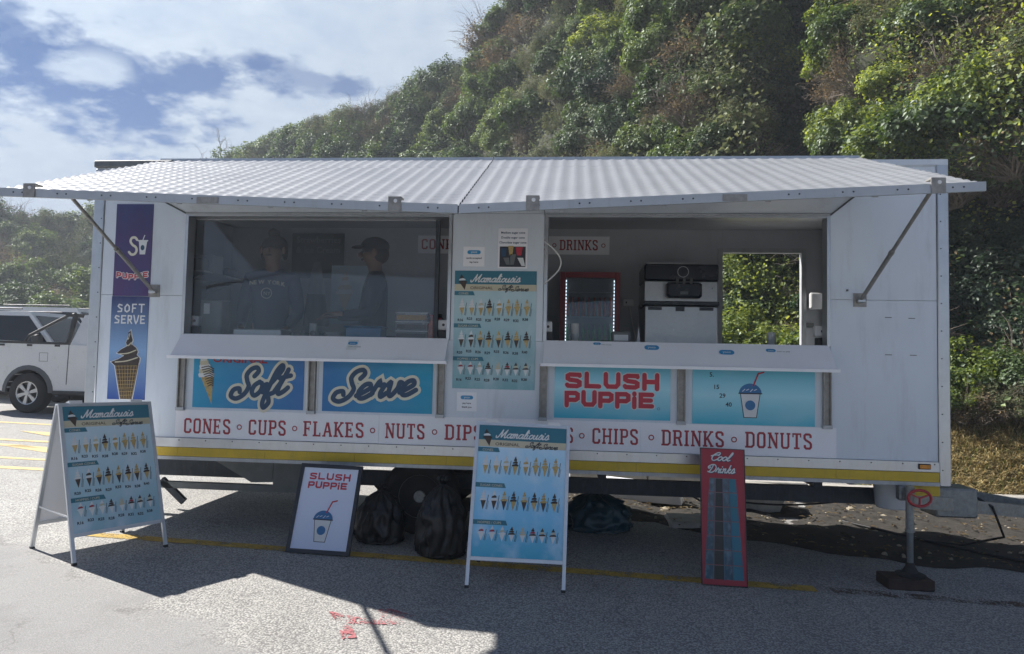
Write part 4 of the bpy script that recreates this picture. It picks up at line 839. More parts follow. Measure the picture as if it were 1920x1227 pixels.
# ------------------------------------------------------------------ boards standing on the ground
def aboard(name,label,FL,FR,TL,TR,back,bgm,leg=.18,prices=True):
    FL,FR,TL,TR,back=map(Vector,(FL,FR,TL,TR,back)); base=(FL+FR)/2+back/2
    t=thing(name,base,label,'sandwich board'); U=(FR-FL).normalized(); V=(TL-FL).normalized(); Nn=U.cross(V).normalized()
    W=(FR-FL).length; Hh=(TL-FL).length; f=.026
    def fr(O,V_,N_,nm,bgk,has,hh):
        def P_(u,v,d): return O+U*u+V_*v+N_*d
        def bar_(u0,u1,v0,v1,name_,par_,mk_='frame_alu',d0=-.012,d1=.006): return MB().prism([P_(u0,v0,d1),P_(u1,v0,d1),P_(u1,v1,d1),P_(u0,v1,d1)],N_*(d0-d1)).build(name_,M[mk_],par_)
        root=MB().prism([P_(f,leg+f,-.004),P_(W-f,leg+f,-.004),P_(W-f,hh-f,-.004),P_(f,hh-f,-.004)],N_*-.004).build(nm,M['white_board'],t)
        bar_(0,f-.001,0,hh,'leg',root); bar_(W-f+.001,W,0,hh,'leg',root); bar_(f,W-f,leg,leg+f-.001,'frame_rail',root,d1=.005); bar_(f,W-f,hh-f+.001,hh,'frame_rail',root,d1=.005)
        for u in (f/2,W-f/2): MB().prism([P_(u-.015,-.004,.008),P_(u+.015,-.004,.008),P_(u+.015,.018,.008),P_(u-.015,.018,.008)],N_*-.022).build('rubber_foot',M['rubber'],root)
        return root,P_
    root,P_=fr(FL,V,Nn,'front_board',bgm,True,Hh)
    sh=Sheet(FL+U*f+V*(leg+f),U,V); menu(t,sh,W-2*f,Hh-leg-2*f,bgm,prices)
    BL=FL+back; Vb=(TL-Nn*.03-BL); hb=Vb.length; Vb.normalize(); Nb=U.cross(Vb).normalized()
    fr(BL,Vb,Nb,'rear_board',bgm,False,hb)
    for u in (.12,W-.12): 
        c=TL+U*u-Nn*.015+V*.006; MB().prism([c-U*.045+V*-.012+Nn*.024,c+U*.045+V*-.012+Nn*.024,c+U*.045+V*.012+Nn*.024,c-U*.045+V*.012+Nn*.024],-Nn*.052).build('hinge_cap',M['plastic_white'],t)
    for u in (.008,W-.008): MB().bar(FL+U*u+V*.34-Nn*.02,BL+U*u+Vb*.34+Nb*.01,.006,.012).build('spreader',M['frame_alu'],t)
    return t
aboard('sandwich_board','aluminium sandwich board with blue menu standing in front of the column between hatches',(-.715,-.955,-.087),(-.020,-.895,-.108),(-.700,-.65,1.037),(-.008,-.59,1.03),(.0,.62,0),'menu_sky',leg=.185,prices=False)
aboard('sandwich_board','sunlit sandwich board with pale price menu standing left of the trailer corner',(-3.445,-1.17,-.004),(-3.12,-.56,-.015),(-3.735,-1.02,1.109),(-3.385,-.405,1.115),(-.565,.30,.012),'menu_sky_pale',leg=.19)
# framed poster leaning back
A=Vector((-2.205,-.47,Gz(-2.2)+.004)); B=Vector((-1.694,-.47,Gz(-1.7)+.008)); TL_=Vector((-2.19,-.23,.615)); Vv=(TL_-A).normalized(); Uu=(B-A).normalized(); Nn=Uu.cross(Vv).normalized(); Wp=(B-A).length; Hp=(TL_-A).length
t=thing('framed_poster',(A+B)/2,'black framed white SLUSH PUPPiE poster leaning back on the ground','poster'); s0=Sheet(A,Uu,Vv)
MB().prism([s0.p(.03,.03,.004),s0.p(Wp-.03,.03,.004),s0.p(Wp-.03,Hp-.03,.004),s0.p(.03,Hp-.03,.004)],-Nn*.006).build('poster',M['poster_lilac'],t)
for (a,b,c,d__) in ((0,.0299,0,Hp),(Wp-.0299,Wp,0,Hp),(.030,Wp-.030,0,.0299),(.030,Wp-.030,Hp-.0299,Hp)):
    MB().prism([s0.p(a,c,.012),s0.p(b,c,.012),s0.p(b,d__,.012),s0.p(a,d__,.012)],-Nn*.024).build('frame_rail',M['black_frame'],t)
m=MB(); chunky(m,s0,'SLUSH',.082,Hp-.125,.054,1.17,.0128,.005); m.build('lettering',M['red_slush'],t); m=MB(); chunky(m,s0,'PUPPiE',.082,Hp-.195,.054,1.03,.0128,.007); m.build('lettering',M['red_slush'],t)
slush_cup(Sheet(s0.p(0,0,.004),Uu,Vv),t,.255,.09,.27)
MB().bar(s0.p(Wp/2,Hp*.7,-.01),Vector((-1.95,.02,Gz(-1.95)+.01)),.03,.01).build('rear_prop',M['black_frame'],t)
# cool drinks board
A=Vector((.985,-.47,Gz(1)+.003)); B=Vector((1.318,-.47,Gz(1.3)+.006)); TL_=Vector((.99,-.33,.857)); Vv=(TL_-A).normalized(); Uu=(B-A).normalized(); Nn=Uu.cross(Vv).normalized(); Wp=(B-A).length; Hp=(TL_-A).length
t=thing('drinks_board',(A+B)/2,'narrow dark red board with Cool Drinks script and glassy blocks, standing on the painted line','sign'); s0=Sheet(A,Uu,Vv)
MB().prism([s0.p(.006,.006,.004),s0.p(Wp-.006,.006,.004),s0.p(Wp-.006,Hp-.006,.004),s0.p(.006,Hp-.006,.004)],-Nn*.012).build('panel',M['red_board'],t)
for (a,b,c,d__) in ((0,.0059,0,Hp),(Wp-.0059,Wp,0,Hp),(.006,Wp-.006,0,.0059),(.006,Wp-.006,Hp-.0059,Hp)):
    MB().prism([s0.p(a,c,.008),s0.p(b,c,.008),s0.p(b,d__,.008),s0.p(a,d__,.008)],-Nn*.02).build('edge_strip',M['black_frame'],t)
for (dd,wdx,mk_,nm) in ((.0048,.013,'navy_ink','lettering_shade'),(.0075,.0085,'white_ink','lettering')):
    m=MB(); sx=.003 if mk_=='navy_ink' else 0; script(m,s0,'Cool',.075+sx,Hp-.092-sx,.030,wdx,xs=1.45,slant=.35,d=dd); script(m,s0,'Drinks',.055+sx,Hp-.182-sx,.030,wdx,xs=1.25,slant=.3,d=dd+.0004); m.build(nm,M[mk_],t)
m=MB(); 
for r_ in range(7):
    v1=Hp*(.775-.105*r_); v0=v1-Hp*.100; hw1=.100+.0065*r_; hw0=hw1+.006; c=Wp/2
    for k in range(4):
        e=[-1,-.55,0,.45,1][k:k+2]; ci=(0,1,0,2)[k]
        m.poly([s0.p(c+e[0]*hw0,v0,.0052),s0.p(c+e[1]*hw0-.004,v0,.0052),s0.p(c+e[1]*hw1-.004,v1,.0052),s0.p(c+e[0]*hw1,v1,.0052)],ci)
    ribbon(m,s0,[(c-hw1,v1),(c+hw1,v1)],.004,.0064,3,round_=False)
for e in (-.55,0,.45): ribbon(m,s0,[(Wp/2+e*.1,Hp*.775),(Wp/2+e*.145,Hp*.775-.735*Hp)],.005,.0072,3 if e<0 else 2,round_=False)
m.build('drinks_picture',[M['cool_ice'],M['black_plastic'],M['teal_ink'],M['steel_grey']],t)
MB().bar(s0.p(Wp/2,Hp*.6,-.012),Vector((1.15,.05,Gz(1.15)+.01)),.03,.012).build('rear_prop',M['black_frame'],t)

# rubbish bags: crumpled, narrow tied neck
def bag(name,x,y,rx,ry,h,label,mk_,seed):
    m=MB(); n=72; prof=[(0,0),(.75,.0),(.98,.06),(1.0,.2),(.96,.45),(.88,.65),(.70,.80),(.42,.90),(.20,.94),(.16,.97),(.30,1.04),(.22,1.08),(0,1.02)]
    i0=0
    fine_=[]
    for k in range(len(prof)-1):
        for q in range(4): t_=q/4; fine_.append((prof[k][0]*(1-t_)+prof[k+1][0]*t_,prof[k][1]*(1-t_)+prof[k+1][1]*t_))
    fine_.append(prof[-1])
    for (r_,z) in fine_:
        for j in range(n):
            a=2*math.pi*j/n; p=Vector((math.cos(a)*2.2,math.sin(a)*2.2,z*3.2+seed))
            cr=abs(noise.noise(p*1.1))*.34+abs(noise.noise(Vector((p.x*2.6,p.y*2.6,p.z*.9))))*.22+abs(noise.noise(p*5.5))*.10+(.16*abs(math.sin(a*8+z*4)) if z>.62 else 0)
            k=1-cr*(1 if z>.03 else .3); m.v.append((x+rx*r_*k*math.cos(a),y+ry*r_*k*math.sin(a),Gz(x)+h*z+.01*noise.noise(p*2)))
    for k in range(len(fine_)-1):
        for j in range(n): a=k*n+j; b=k*n+(j+1)%n; m.f.append((a,b,b+n,a+n)); m.m.append(0)
    o=m.build(name,M[mk_],smooth=True); tag(o,label,'rubbish bag'); return o
bag('rubbish_bag',-1.02,-.20,.24,.22,.58,'full black rubbish bag standing between the framed poster and the sandwich board','bag',1.0)
bag('rubbish_bag',-1.60,.06,.24,.20,.44,'slumped black rubbish bag half behind the framed poster','bag',5.0)
bag('rubbish_bag',.25,1.05,.40,.28,.36,'low dark teal tarpaulin bundle under the trailer, right of the sandwich board','bag_teal',9.0)

# ------------------------------------------------------------------ inside the trailer
def put(name,label,cat,mb,mk_,**k):
    o=mb.build(name,M[mk_] if isinstance(mk_,str) else mk_,**k); return tag(o,label,cat)
# soft-serve machine
t=thing('soft_serve_machine',(1.1,1.65,.72),'tall steel soft-serve machine with black dispensing head beside the doorway','machine')
MB().bbox(.735,1.475,1.42,2.0,.76,2.09,0,.01).build('lower_cabinet',M['steel_brushed'],t)
MB().bbox(.725,1.485,1.385,2.0,2.092,2.135,0,.006).build('drip_shelf',M['machine_black'],t)
MB().bbox(.735,1.475,1.44,2.0,2.137,2.345,0,.004).build('upper_cabinet',M['steel_brushed'],t)
MB().bbox(.73,1.48,1.40,2.0,2.347,2.52,0,.015).build('black_fascia',M['machine_black'],t)
MB().bbox(.74,1.30,1.45,1.95,2.522,2.545,0,.006).build('top_tray',M['steel_brushed'],t)
d_=MB().bbox(.945,1.30,1.32,1.438,2.165,2.325,0,.02).build('dispensing_head',M['machine_black'],t)
for x in (1.05,1.12,1.19): MB().tube([(x,1.34,2.30),(x,1.31,2.36)],.014,10).build('draw_handle',M['steel_brushed'],d_)
m=MB(); ring(m,Sheet((1.12,1.399,2.44),(1.9,0,0),(0,0,1)),0,0,.055,.006,.001); m.build('display_ring',M['steel_brushed'],t)
m=MB(); rect(m,Sheet((1.08,1.319,2.20),(1,0,0),(0,0,1)),0,0,.08,.03,.001); m.build('badge',M['steel_grey'],d_)
for x in (.77,1.29): MB().box(x,x+.14,1.414,1.419,2.045,2.078).build('vent',M['machine_black'],t)
MB().box(1.05,1.14,1.414,1.419,2.035,2.085).build('lock_plate',M['machine_black'],t)
# fridge
t=thing('drinks_fridge',(.18,1.8,.72),'small red framed drinks fridge with lit bottles behind its glass door','fridge')
MB().box(-.135,.49,1.62,2.1,.75,2.44).box(0,0,0,0,0,0).build('cabinet',M['steel_grey'],t)
for (a,b,c,d__) in ((-.14,-.085,.8,2.45),(.44,.495,.8,2.45),(-.084,.439,2.39,2.45),(-.084,.439,.8,.86)): MB().box(a,b,1.56,1.615,c,d__).build('door_rail',M['fridge_red'],t)
MB().box(-.084,.439,1.6,1.604,.862,2.388).build('fridge_back',M['steel_grey'],t)
MB().box(-.084,.439,1.562,1.566,.862,2.388).build('glass_door',M['glass'],t)
led=mat('led',(.8,.85,.9),.4,emit=((.85,.93,1),1.3)); M['led']=led
for x in (-.078,.428):
    m=MB()
    for k in range(40): m.box(x,x+.008,1.572,1.578,.9+k*.037,.92+k*.037)
    m.build('light_strip',M['led'],t,kind='stuff')
for sz_ in (1.70,1.98,2.24): MB().box(-.08,.43,1.575,1.598,sz_-.012,sz_).build('shelf',M['galv'],t)
for r_,z in enumerate((1.70,1.98)):
    for k in range(9):
        x=-.055+.056*k; mk_=('bottle_green','bottle_red')[r_]; MB().lathe([(0,0),(.018,0),(.018,.13),(.008,.17),(.008,.2),(0,.2)],(x,1.583,z),'z',8).build('bottle',M[mk_],t,smooth=True)
# back-wall sign and posters
y_=2.145
bs=thing('lettering_board',(-.7,y_,2.72),'white board on the back wall inside with dark red CONES and DRINKS letters','sign')
MB().box(-1.82,.405,y_-.006,y_-.001,2.725,2.935).build('panel',M['white_board'],bs)
for wd_,a,b in (('CONES',-1.78,-1.32),('CHIPS',-.86,-.29),('DRINKS',-.165,.275)):
    h=.118; nat=sum((SLAB[c][0]+.09) for c in wd_)-.09; m=MB(); slab(m,Sheet((a,y_-.006,2.775),(1,0,0),(0,0,1)),wd_,0,0,h,(b-a)/(nat*h),.09,.0015); m.build('lettering',M['red_ink'],bs)
for x in (-.225,.335): m=MB(); ring(m,Sheet((x,y_-.006,2.83),(1,0,0),(0,0,1)),0,0,.02,.008,.0015); m.build('ring',M['red_ink'],bs)
t=thing('blackboard',(-3.02,y_,2.45),'dark menu board on the back wall reading Strawberries & Ice Cream','poster')
MB().box(-3.34,-2.70,y_-.012,y_-.002,2.42,2.955).build('panel',M['chalk_black'],t)
sh=Sheet((-3.34,y_-.012,2.42),(1,0,0),(0,0,1)); m=MB(); plain(m,sh,'Strawberries',.05,.42,.105,.001,bold=.015); plain(m,sh,'& Ice Cream',.05,.30,.105,.001,bold=.015); m.build('lettering',M['steel_grey'],t)
for (a,b,c,d__) in ((-3.355,-3.341,2.41,2.965),(-2.699,-2.685,2.41,2.965),(-3.34,-2.70,2.956,2.966)): MB().box(a,b,y_-.016,y_-.001,c,d__).build('frame_rail',M['white_inner'],t)
t=thing('cone_poster',(-2.6,y_,1.9),'pale cone poster on the back wall behind the person in the cap','poster')
MB().box(-2.84,-2.30,y_-.03,y_-.02,1.88,2.57).build('paper',M['menu_sky_pale'],t); sh=Sheet((-2.84,y_-.031,1.88),(1,0,0),(0,0,1)); m=MB(); cone_pic(m,sh,.17,.12,.30,.5,(0,1,2)); m.build('cone_picture',[M['beige_ink'],M['white_ink'],M['beige_ink']],t)
m=MB(); n=12
for j in range(n+1):
    for i in range(9):
        z=2.60-.75*j/n; wdx=.03+.13*(j/n)**.7; x=-3.0+wdx*(i/4-1); m.v.append((x,2.06+.02*math.cos(i*2.4)*(j/n),z))
for j in range(n):
    for i in range(8): a=j*9+i; m.f.append((a,a+1,a+10,a+9)); m.m.append(0 if j<6 else 1)
o=m.build('hanging_apron',[M['cloth_white'],M['cloth_brown']],smooth=True); tag(o,'pale apron hanging on the back wall between the two people','apron')
put('towel_dispenser','white towel dispenser on the back wall right of the doorway','dispenser',MB().bbox(2.60,2.735,2.04,2.14,2.13,2.31,0,.012),'plastic_white')
put('door_latch_plate','small grey latch plate beside the open doorway','latch',MB().box(2.585,2.66,2.125,2.145,1.93,1.98),'steel_grey')
# things on the counters (top at 1.655)
zc=1.656
t=thing('card_till',(-3.29,.32,zc),'grey till at the left end of the left counter','till'); MB().bbox(-3.40,-3.19,.25,.42,zc,1.99,0,.012).build('case',M['steel_grey'],t); MB().box(-3.355,-3.30,.244,.249,1.86,1.955).build('label',M['plastic_white'],t)
put('serving_tray','long steel tray lying on the left counter in front of the person in the jumper','tray',MB().bbox(-3.06,-2.60,.22,.45,zc,zc+.075,0,.01),'steel_brushed')
m=MB(); 
for k in range(26):
    x=-2.55+.30*rnd.random(); y=.26+.12*rnd.random(); m.lathe([(0,0),(.02,.005),(.025,.02),(.012,.04),(0,.045)],(x,y,zc+.03*rnd.random()),'z',6)
m.build('wrappers',[M['tub_clear']],smooth=True,kind='stuff')
bo=MB().lathe([(0,0),(.04,0),(.065,.05),(.07,.055),(.06,.05),(.035,.01)],(-2.15,.3,zc),'z',18); tag(bo.build('paper_bowl',M['white_ink'],smooth=True),'small white bowl on the left counter beside the blue box','bowl')
t=thing('blue_crate',(-1.86,.32,zc),'bright blue plastic tub on the left counter below the person in the cap','tub'); MB().bbox(-2.03,-1.70,.24,.44,zc,zc+.105,0,.012).build('tub',M['blue_box'],t); MB().bbox(-2.04,-1.69,.23,.45,zc+.106,zc+.118,0,.004).build('lid',M['blue_box'],t)
t=thing('nut_container',(-1.43,.33,zc),'stack of clear tubs with chopped nuts, right end of the left counter','tub')
for k in range(3):
    z=zc+.003+.082*k; MB().bbox(-1.57,-1.285,.25,.43,z,z+.072,0,.008).build('clear_tub',M['tub_clear'],t); MB().box(-1.575,-1.28,.245,.435,z+.0725,z+.080).build('lid',M['plastic_white'],t)
    MB().box(-1.56,-1.295,.247,.2495,z+.012,z+.055).build('contents',M[('choc_ink','cloth_brown','nuts')[k]],t)
put('kettle','dark kettle standing behind the clear tubs at the right end of the left counter','kettle',MB().lathe([(0,0),(.07,0),(.075,.1),(.05,.2),(.02,.22),(.02,.25),(0,.25)],(-1.22,.50,zc),'z',16),'black_plastic',smooth=True)
put('menu_stand','white card folded on the counter between the fridge and the steel machine','card',MB().prism([(.56,.4,zc),(.60,.4,zc),(.585,.4,zc+.16)],(0,.004,0)),'plastic_white')

# more stock in the kiosk
t=thing('wall_shelf',(-3.85,1.2,2.30),'thin shelf on the inner wall left of the person in the jumper, holding pale packs','shelf')
MB().box(-4.06,-3.62,.7,1.7,2.30,2.318).build('board',M['plastic_white'],t)
for y in (.85,1.55): MB().prism([(-4.06,y,2.299),(-3.7,y,2.299),(-4.06,y,2.15)],(0,.012,0)).build('bracket',M['galv'],t)
for i,(y,w_,h,mk_,lab) in enumerate(((.78,.16,.13,'cloth_white','pale carton on the thin wall shelf, nearest the hatch'),(1.02,.20,.20,'white_board','tall white pack on the thin wall shelf, middle one'),(1.32,.22,.11,'cloth_brown','brown carton on the thin wall shelf, deepest inside'))):
    put('carton',lab,'carton',MB().bbox(-3.98,-3.70,y,y+w_,2.3185,2.3185+h,0,.006),mk_)
for i,(x,h,mk_,lab) in enumerate(((-1.245,.23,'bottle_red','dark red syrup bottle at the right end of the left counter'),(-1.17,.20,'choc_ink','brown syrup bottle against the post of the left counter'))):
    bt_=MB().lathe([(0,0),(.033,.0),(.034,.01),(.034,h*.62),(.014,h*.8),(.012,h*.92),(0,h*.92)],(x,.26,zc),'z',14).build('syrup_bottle',M[mk_],smooth=True); tag(bt_,lab,'bottle','syrup bottles on the left counter')
    MB().lathe([(.014,h*.90),(.014,h),(.0,h)],(x,.26,zc),'z',10).build('cap',M['red_slush'],bt_)
for i,(x,y,n_,lab) in enumerate(((.02,.35,7,'tall stack of white paper cups at the left end of the right counter'),(1.72,.40,4,'short stack of white paper cups on the right counter by the doorway'),(-2.42,.50,5,'stack of white paper cups on the left counter behind the wrappers'))):
    st2=thing('cup_stack',(x,y,zc),lab,'cups')
    for k in range(n_): MB().lathe([(0,.0),(.026,.0),(.036,.075),(.039,.077),(.036,.079)],(x,y,zc+.001+.016*k),'z',16).build('paper_cup',M['white_ink'],st2,smooth=True)
t=thing('napkin_box',(.42,.32,zc),'grey napkin dispenser on the right counter below the fridge','dispenser'); MB().bbox(.34,.50,.26,.40,zc,zc+.11,0,.01).build('case',M['steel_grey'],t); MB().box(.36,.48,.2585,.2595,zc+.03,zc+.08).build('napkins',M['white_ink'],t)
t=thing('freezer',(-2.3,1.8,.72),'low white chest freezer along the back wall behind the two people','freezer'); MB().bbox(-3.3,-1.9,1.55,2.12,.73,1.58,0,.03).build('cabinet',M['plastic_white'],t); MB().bbox(-3.32,-1.88,1.53,2.12,1.583,1.64,0,.02).build('lid',M['white_inner'],t)
t=thing('wall_socket',(.62,2.14,2.18),'small white double socket on the back wall between fridge and steel machine','socket'); MB().bbox(.57,.69,2.13,2.148,2.14,2.22,0,.006).build('plate',M['plastic_white'],t); MB().box(.595,.61,2.127,2.1295,2.17,2.19).build('switch',M['black_plastic'],t)
cbm=MB().tube([(.64,2.12,2.14),(.66,2.10,2.0),(.70,2.06,1.8),(.72,2.05,1.5)],.007,6); cbm.build('power_cord',M['cable_white'],t,smooth=True)

# ------------------------------------------------------------------ people
def skin_mesh(name,verts,edges,radii,mk_,parent,root=0,sub=2):
    me=bpy.data.meshes.new(name); me.from_pydata([tuple(v) for v in verts],edges,[]); o=bpy.data.objects.new(name,me); col.objects.link(o)
    s=o.modifiers.new('s','SKIN'); s.use_smooth_shade=True; u=o.modifiers.new('u','SUBSURF'); u.levels=sub; u.render_levels=sub
    for i,r_ in enumerate(radii):
        d=me.skin_vertices[0].data[i]; d.radius=(r_ if isinstance(r_,tuple) else (r_,r_)); d.use_root=(i==root)
    bpy.context.view_layer.update(); dg=bpy.context.evaluated_depsgraph_get(); m2=bpy.data.meshes.new_from_object(o.evaluated_get(dg)); m2.materials.clear(); m2.materials.append(M[mk_])
    m2.name=name; o.modifiers.clear(); o.data=m2; bpy.data.meshes.remove(me); par(o,parent); return o
def person(loc,H,yaw,label,top,capped,arms,skin='skin'):
    """H standing height; yaw turns the whole figure; arms: (elbow,hand) offsets from the shoulder for L and R, in body units of H"""
    t=thing('person',loc,label,'person',rz=0); L_=Vector(loc); c,s=math.cos(yaw),math.sin(yaw)
    def w_(x,y,z): return L_+Vector((c*x-s*y,s*x+c*y,z))*H   # x right hand side, y backwards
    # body surface: pelvis root, spine, neck, head
    V_=[(0,0,.52),(0,-.005,.60),(0,0,.70),(0,.005,.775),(0,.004,.845),(0,-.012,.888),(0,-.008,.932)]
    Rr=[(.085,.062),(.078,.056),(.092,.062),(.070,.052),(.025,.027),(.050,.058),(.055,.064)]
    E_=[(i,i+1) for i in range(6)]
    for sgn in (-1,1):
        b=len(V_); V_+=[(sgn*.055,0,.47),(sgn*.06,-.01,.28),(sgn*.062,.005,.05),(sgn*.066,-.07,.018)]; Rr+=[.055,.038,.024,.022]; E_+=[(0,b),(b,b+1),(b+1,b+2),(b+2,b+3)]
    body=skin_mesh('body',[w_(*v) for v in V_],E_,[((a[0]*H,a[1]*H) if isinstance(a,tuple) else a*H) for a in Rr],skin,t)
    # top: torso and sleeves down to the wrist
    V_=[(0,0,.45),(0,-.005,.57),(0,0,.69),(0,.004,.785),(0,.002,.832)]; Rr=[(.100,.078),(.093,.072),(.102,.074),(.080,.056),(.036,.036)]; E_=[(0,1),(1,2),(2,3),(3,4)]
    hands=[]
    for k,sgn in enumerate((-1,1)):
        el_,ha_=arms[k]; b=len(V_); sh_=(sgn*.104,.004,.772); e_=(sh_[0]+el_[0],sh_[1]+el_[1],sh_[2]+el_[2]); h_=(e_[0]+ha_[0],e_[1]+ha_[1],e_[2]+ha_[2])
        V_+=[sh_,e_,h_]; Rr+=[.044,.033,.022]; E_+=[(3,b),(b,b+1),(b+1,b+2)]; hands.append((e_,h_))
    skin_mesh('shirt',[w_(*v) for v in V_],E_,[((a[0]*H,a[1]*H) if isinstance(a,tuple) else a*H) for a in Rr],top,t)
    V_=[(0,0,.52)];Rr=[(.096,.072)];E_=[]
    for sgn in (-1,1): b=len(V_); V_+=[(sgn*.055,0,.46),(sgn*.06,-.01,.28),(sgn*.062,.005,.06)]; Rr+=[.062,.044,.032]; E_+=[(0,b),(b,b+1),(b+1,b+2)]
    skin_mesh('trousers',[w_(*v) for v in V_],E_,[((a[0]*H,a[1]*H) if isinstance(a,tuple) else a*H) for a in Rr],'trousers',t)
    for k,(e_,h_) in enumerate(hands):
        d=(Vector(h_)-Vector(e_)).normalized(); sd=d.cross(Vector((0,0,1))); sd=sd.normalized() if sd.length>.1 else Vector((1,0,0)); dn=sd.cross(d).normalized()
        h0=Vector(h_); P_=[h0-d*.01,h0+d*.03,h0+d*.048]; Rr=[(.014,.014),(.02,.012),(.018,.010)]; E_=[(0,1),(1,2)]
        for f in range(4):
            b=len(P_); o_=sd*(.0155-.0103*f); l=(.040,.046,.043,.033)[f]; P_+=[h0+d*.055+o_,h0+d*(.055+l*.55)+o_-dn*.004,h0+d*(.055+l)+o_*.9-dn*.014]; Rr+=[.0052,.0048,.004]; E_+=[(2,b),(b,b+1),(b+1,b+2)]
        b=len(P_); P_+=[h0+d*.022+sd*.022,h0+d*.045+sd*.034-dn*.006]; Rr+=[.0065,.005]; E_+=[(1,b),(b,b+1)]
        skin_mesh('hand',[w_(*p) for p in P_],E_,[((a[0]*H,a[1]*H) if isinstance(a,tuple) else a*H) for a in Rr],skin,t,sub=1)
    # face
    hz=.917
    def ell(cx_,cy_,cz_,rx,ry,rz,n=12,cut=None):
        m=MB(); ks=9
        for i in range(ks+1):
            ph=math.pi*i/ks
            for j in range(n):
                a=2*math.pi*j/n; m.v.append(tuple(w_(cx_+rx*math.sin(ph)*math.cos(a),cy_+ry*math.sin(ph)*math.sin(a),cz_+rz*math.cos(ph))))
        for i in range(ks):
            for j in range(n): a=i*n+j; b=i*n+(j+1)%n; m.f.append((a,b,b+n,a+n)); m.m.append(0)
        return m
    for sgn in (-1,1):
        e=ell(sgn*.019,-.0635,hz+.003,.0075,.006,.0042,8).build('eye',M['steel_grey'],t,smooth=True); ell(sgn*.019,-.0685,hz+.003,.0042,.0025,.0038,8).build('iris',M['hair'],e,smooth=True)
        ell(sgn*.056,-.012,hz-.002,.007,.014,.019,8).build('ear',M[skin],t,smooth=True)
    ell(0,-.073,hz-.012,.009,.013,.014,8).build('nose',M[skin],t,smooth=True); ell(0,-.064,hz-.034,.017,.006,.005,8).build('mouth',M['cloth_brown'],t,smooth=True)
    if capped:
        ell(0,-.008,hz+.005,.060,.066,.062,16).build('hair',M['hair'],t,smooth=True) if False else ell(0,.014,hz+.0,.057,.055,.055,16).build('hair',M['hair'],t,smooth=True)
        cp=ell(0,-.002,hz+.036,.063,.071,.046,18).build('cap',M['cap_black'],t,smooth=True)
        m=MB(); pts=[]
        for k in range(9): a=math.pi*k/8; pts.append(tuple(w_(.052*math.cos(a),-.055-.062*math.sin(a),hz+.028-.008*math.sin(a))))
        m.prism(pts,(0,0,.006*H)); m.build('cap_peak',M['cap_black'],cp)
    else:
        ell(0,.027,hz+.024,.064,.062,.058,18).build('hair',M['hair'],t,smooth=True); ell(0,.006,hz+.085,.030,.030,.026,12).build('hair_bun',M['hair'],t,smooth=True)
        for sgn in (-1,1): ell(sgn*.054,.020,hz-.004,.013,.028,.045,10).build('side_hair',M['hair'],t,smooth=True)
    return t,w_
p1,w1=person((-1.88,.62,.722),1.92,R(-68),'person in a black cap and navy shirt facing left behind the blue tub','navy_shirt',True,(((-.02,-.05,-.16),(.05,-.13,-.01)),((.02,-.03,-.165),(-.04,-.13,.0))))
p2,w2=person((-2.97,.80,.722),1.98,R(6),'person with tied-up dark hair in a blue NEW YORK jumper behind the left counter','blue_jumper',False,(((-.035,-.01,-.165),(.03,-.09,-.08)),((.035,-.01,-.165),(-.03,-.09,-.08))),skin='skin_light')
m=MB(); Hs=1.98
def chest(tx,size,v,arc,mb):
    c,s=math.cos(R(6)),math.sin(R(6)); o=Vector((-2.97,.80,.722))
    n=len(tx); 
    for i,ch in enumerate(tx):
        x=(i-(n-1)/2)*size*.78; a=x/.30; yy=-.150-.0*abs(x); z=v-arc*x*x
        P_=o+Vector((c*x-s*yy,s*x+c*yy,z)); plain(mb,Sheet(P_-Vector((size*.3,0,0)),(c,s,-arc*2*x),(0,0,1)),ch,0,0,size,.0,bold=.02)
chest('NEW YORK',.056,1.462,.6,m); 
m.build('chest_lettering',M['beige_ink'],p2)
m=MB(); c_=Sheet((-2.97-math.sin(R(6))*-.152,.80-math.cos(R(6))*.152,.722+1.372),(1,.1,0),(0,0,1)); ring(m,c_,0,0,.05,.007,0,0); plain(m,c_,'NY',-.03,-.02,.05,.001); m.build('chest_emblem',M['beige_ink'],p2)

# ------------------------------------------------------------------ hillside
import numpy as np
rg=np.random.RandomState(11)
TAB=[(-70,8,70,130),(-55,9.3,60,125),(-42,8.8,50,112),(-36,8.6,43,100),(-28,13.0,35,85),(-19,18.3,28,68),(-9.5,22.6,21,52),(-6,26.6,20,46),(0,36,18.5,40),(5,42,17,32),(10,45,15.5,27),(14,46,15.0,27),(18,46,14.4,32),(19.6,46,14.0,30),(20.8,48,13.6,23),(26,48,12.9,20.5),(33,48,12.7,18.5),(48,48,14.5,21),(75,42,16,30)]
def tab(a,k):
    return float(np.interp(a,[t[0] for t in TAB],[t[k] for t in TAB]))
def sst(a,b,x): t=max(0,min(1,(x-a)/(b-a))); return t*t*(3-2*t)
def hill_r(a,e):
    elc,r0,rc=tab(a,1),tab(a,2),tab(a,3); f=max(0,e)/elc; r=r0+(rc-r0)*f**.9
    r+=7.0*math.exp(-((a-18.2)/1.5)**2)*sst(9,16,e)          # gully between the two spurs
    if a>19: r+=2.3*sst(21,25,a)*sst(-4,0,e)*(1-sst(10,14,e))-1.0*sst(20,24,a)*sst(11,15,e)*(1-sst(20,30,e))  # undercut below the hanging creepers
    p=Vector((a*.14,e*.20,0)); r*=1+.085*noise.noise(p)+.05*noise.noise(p*2.3+Vector((5,1,2)))
    return r
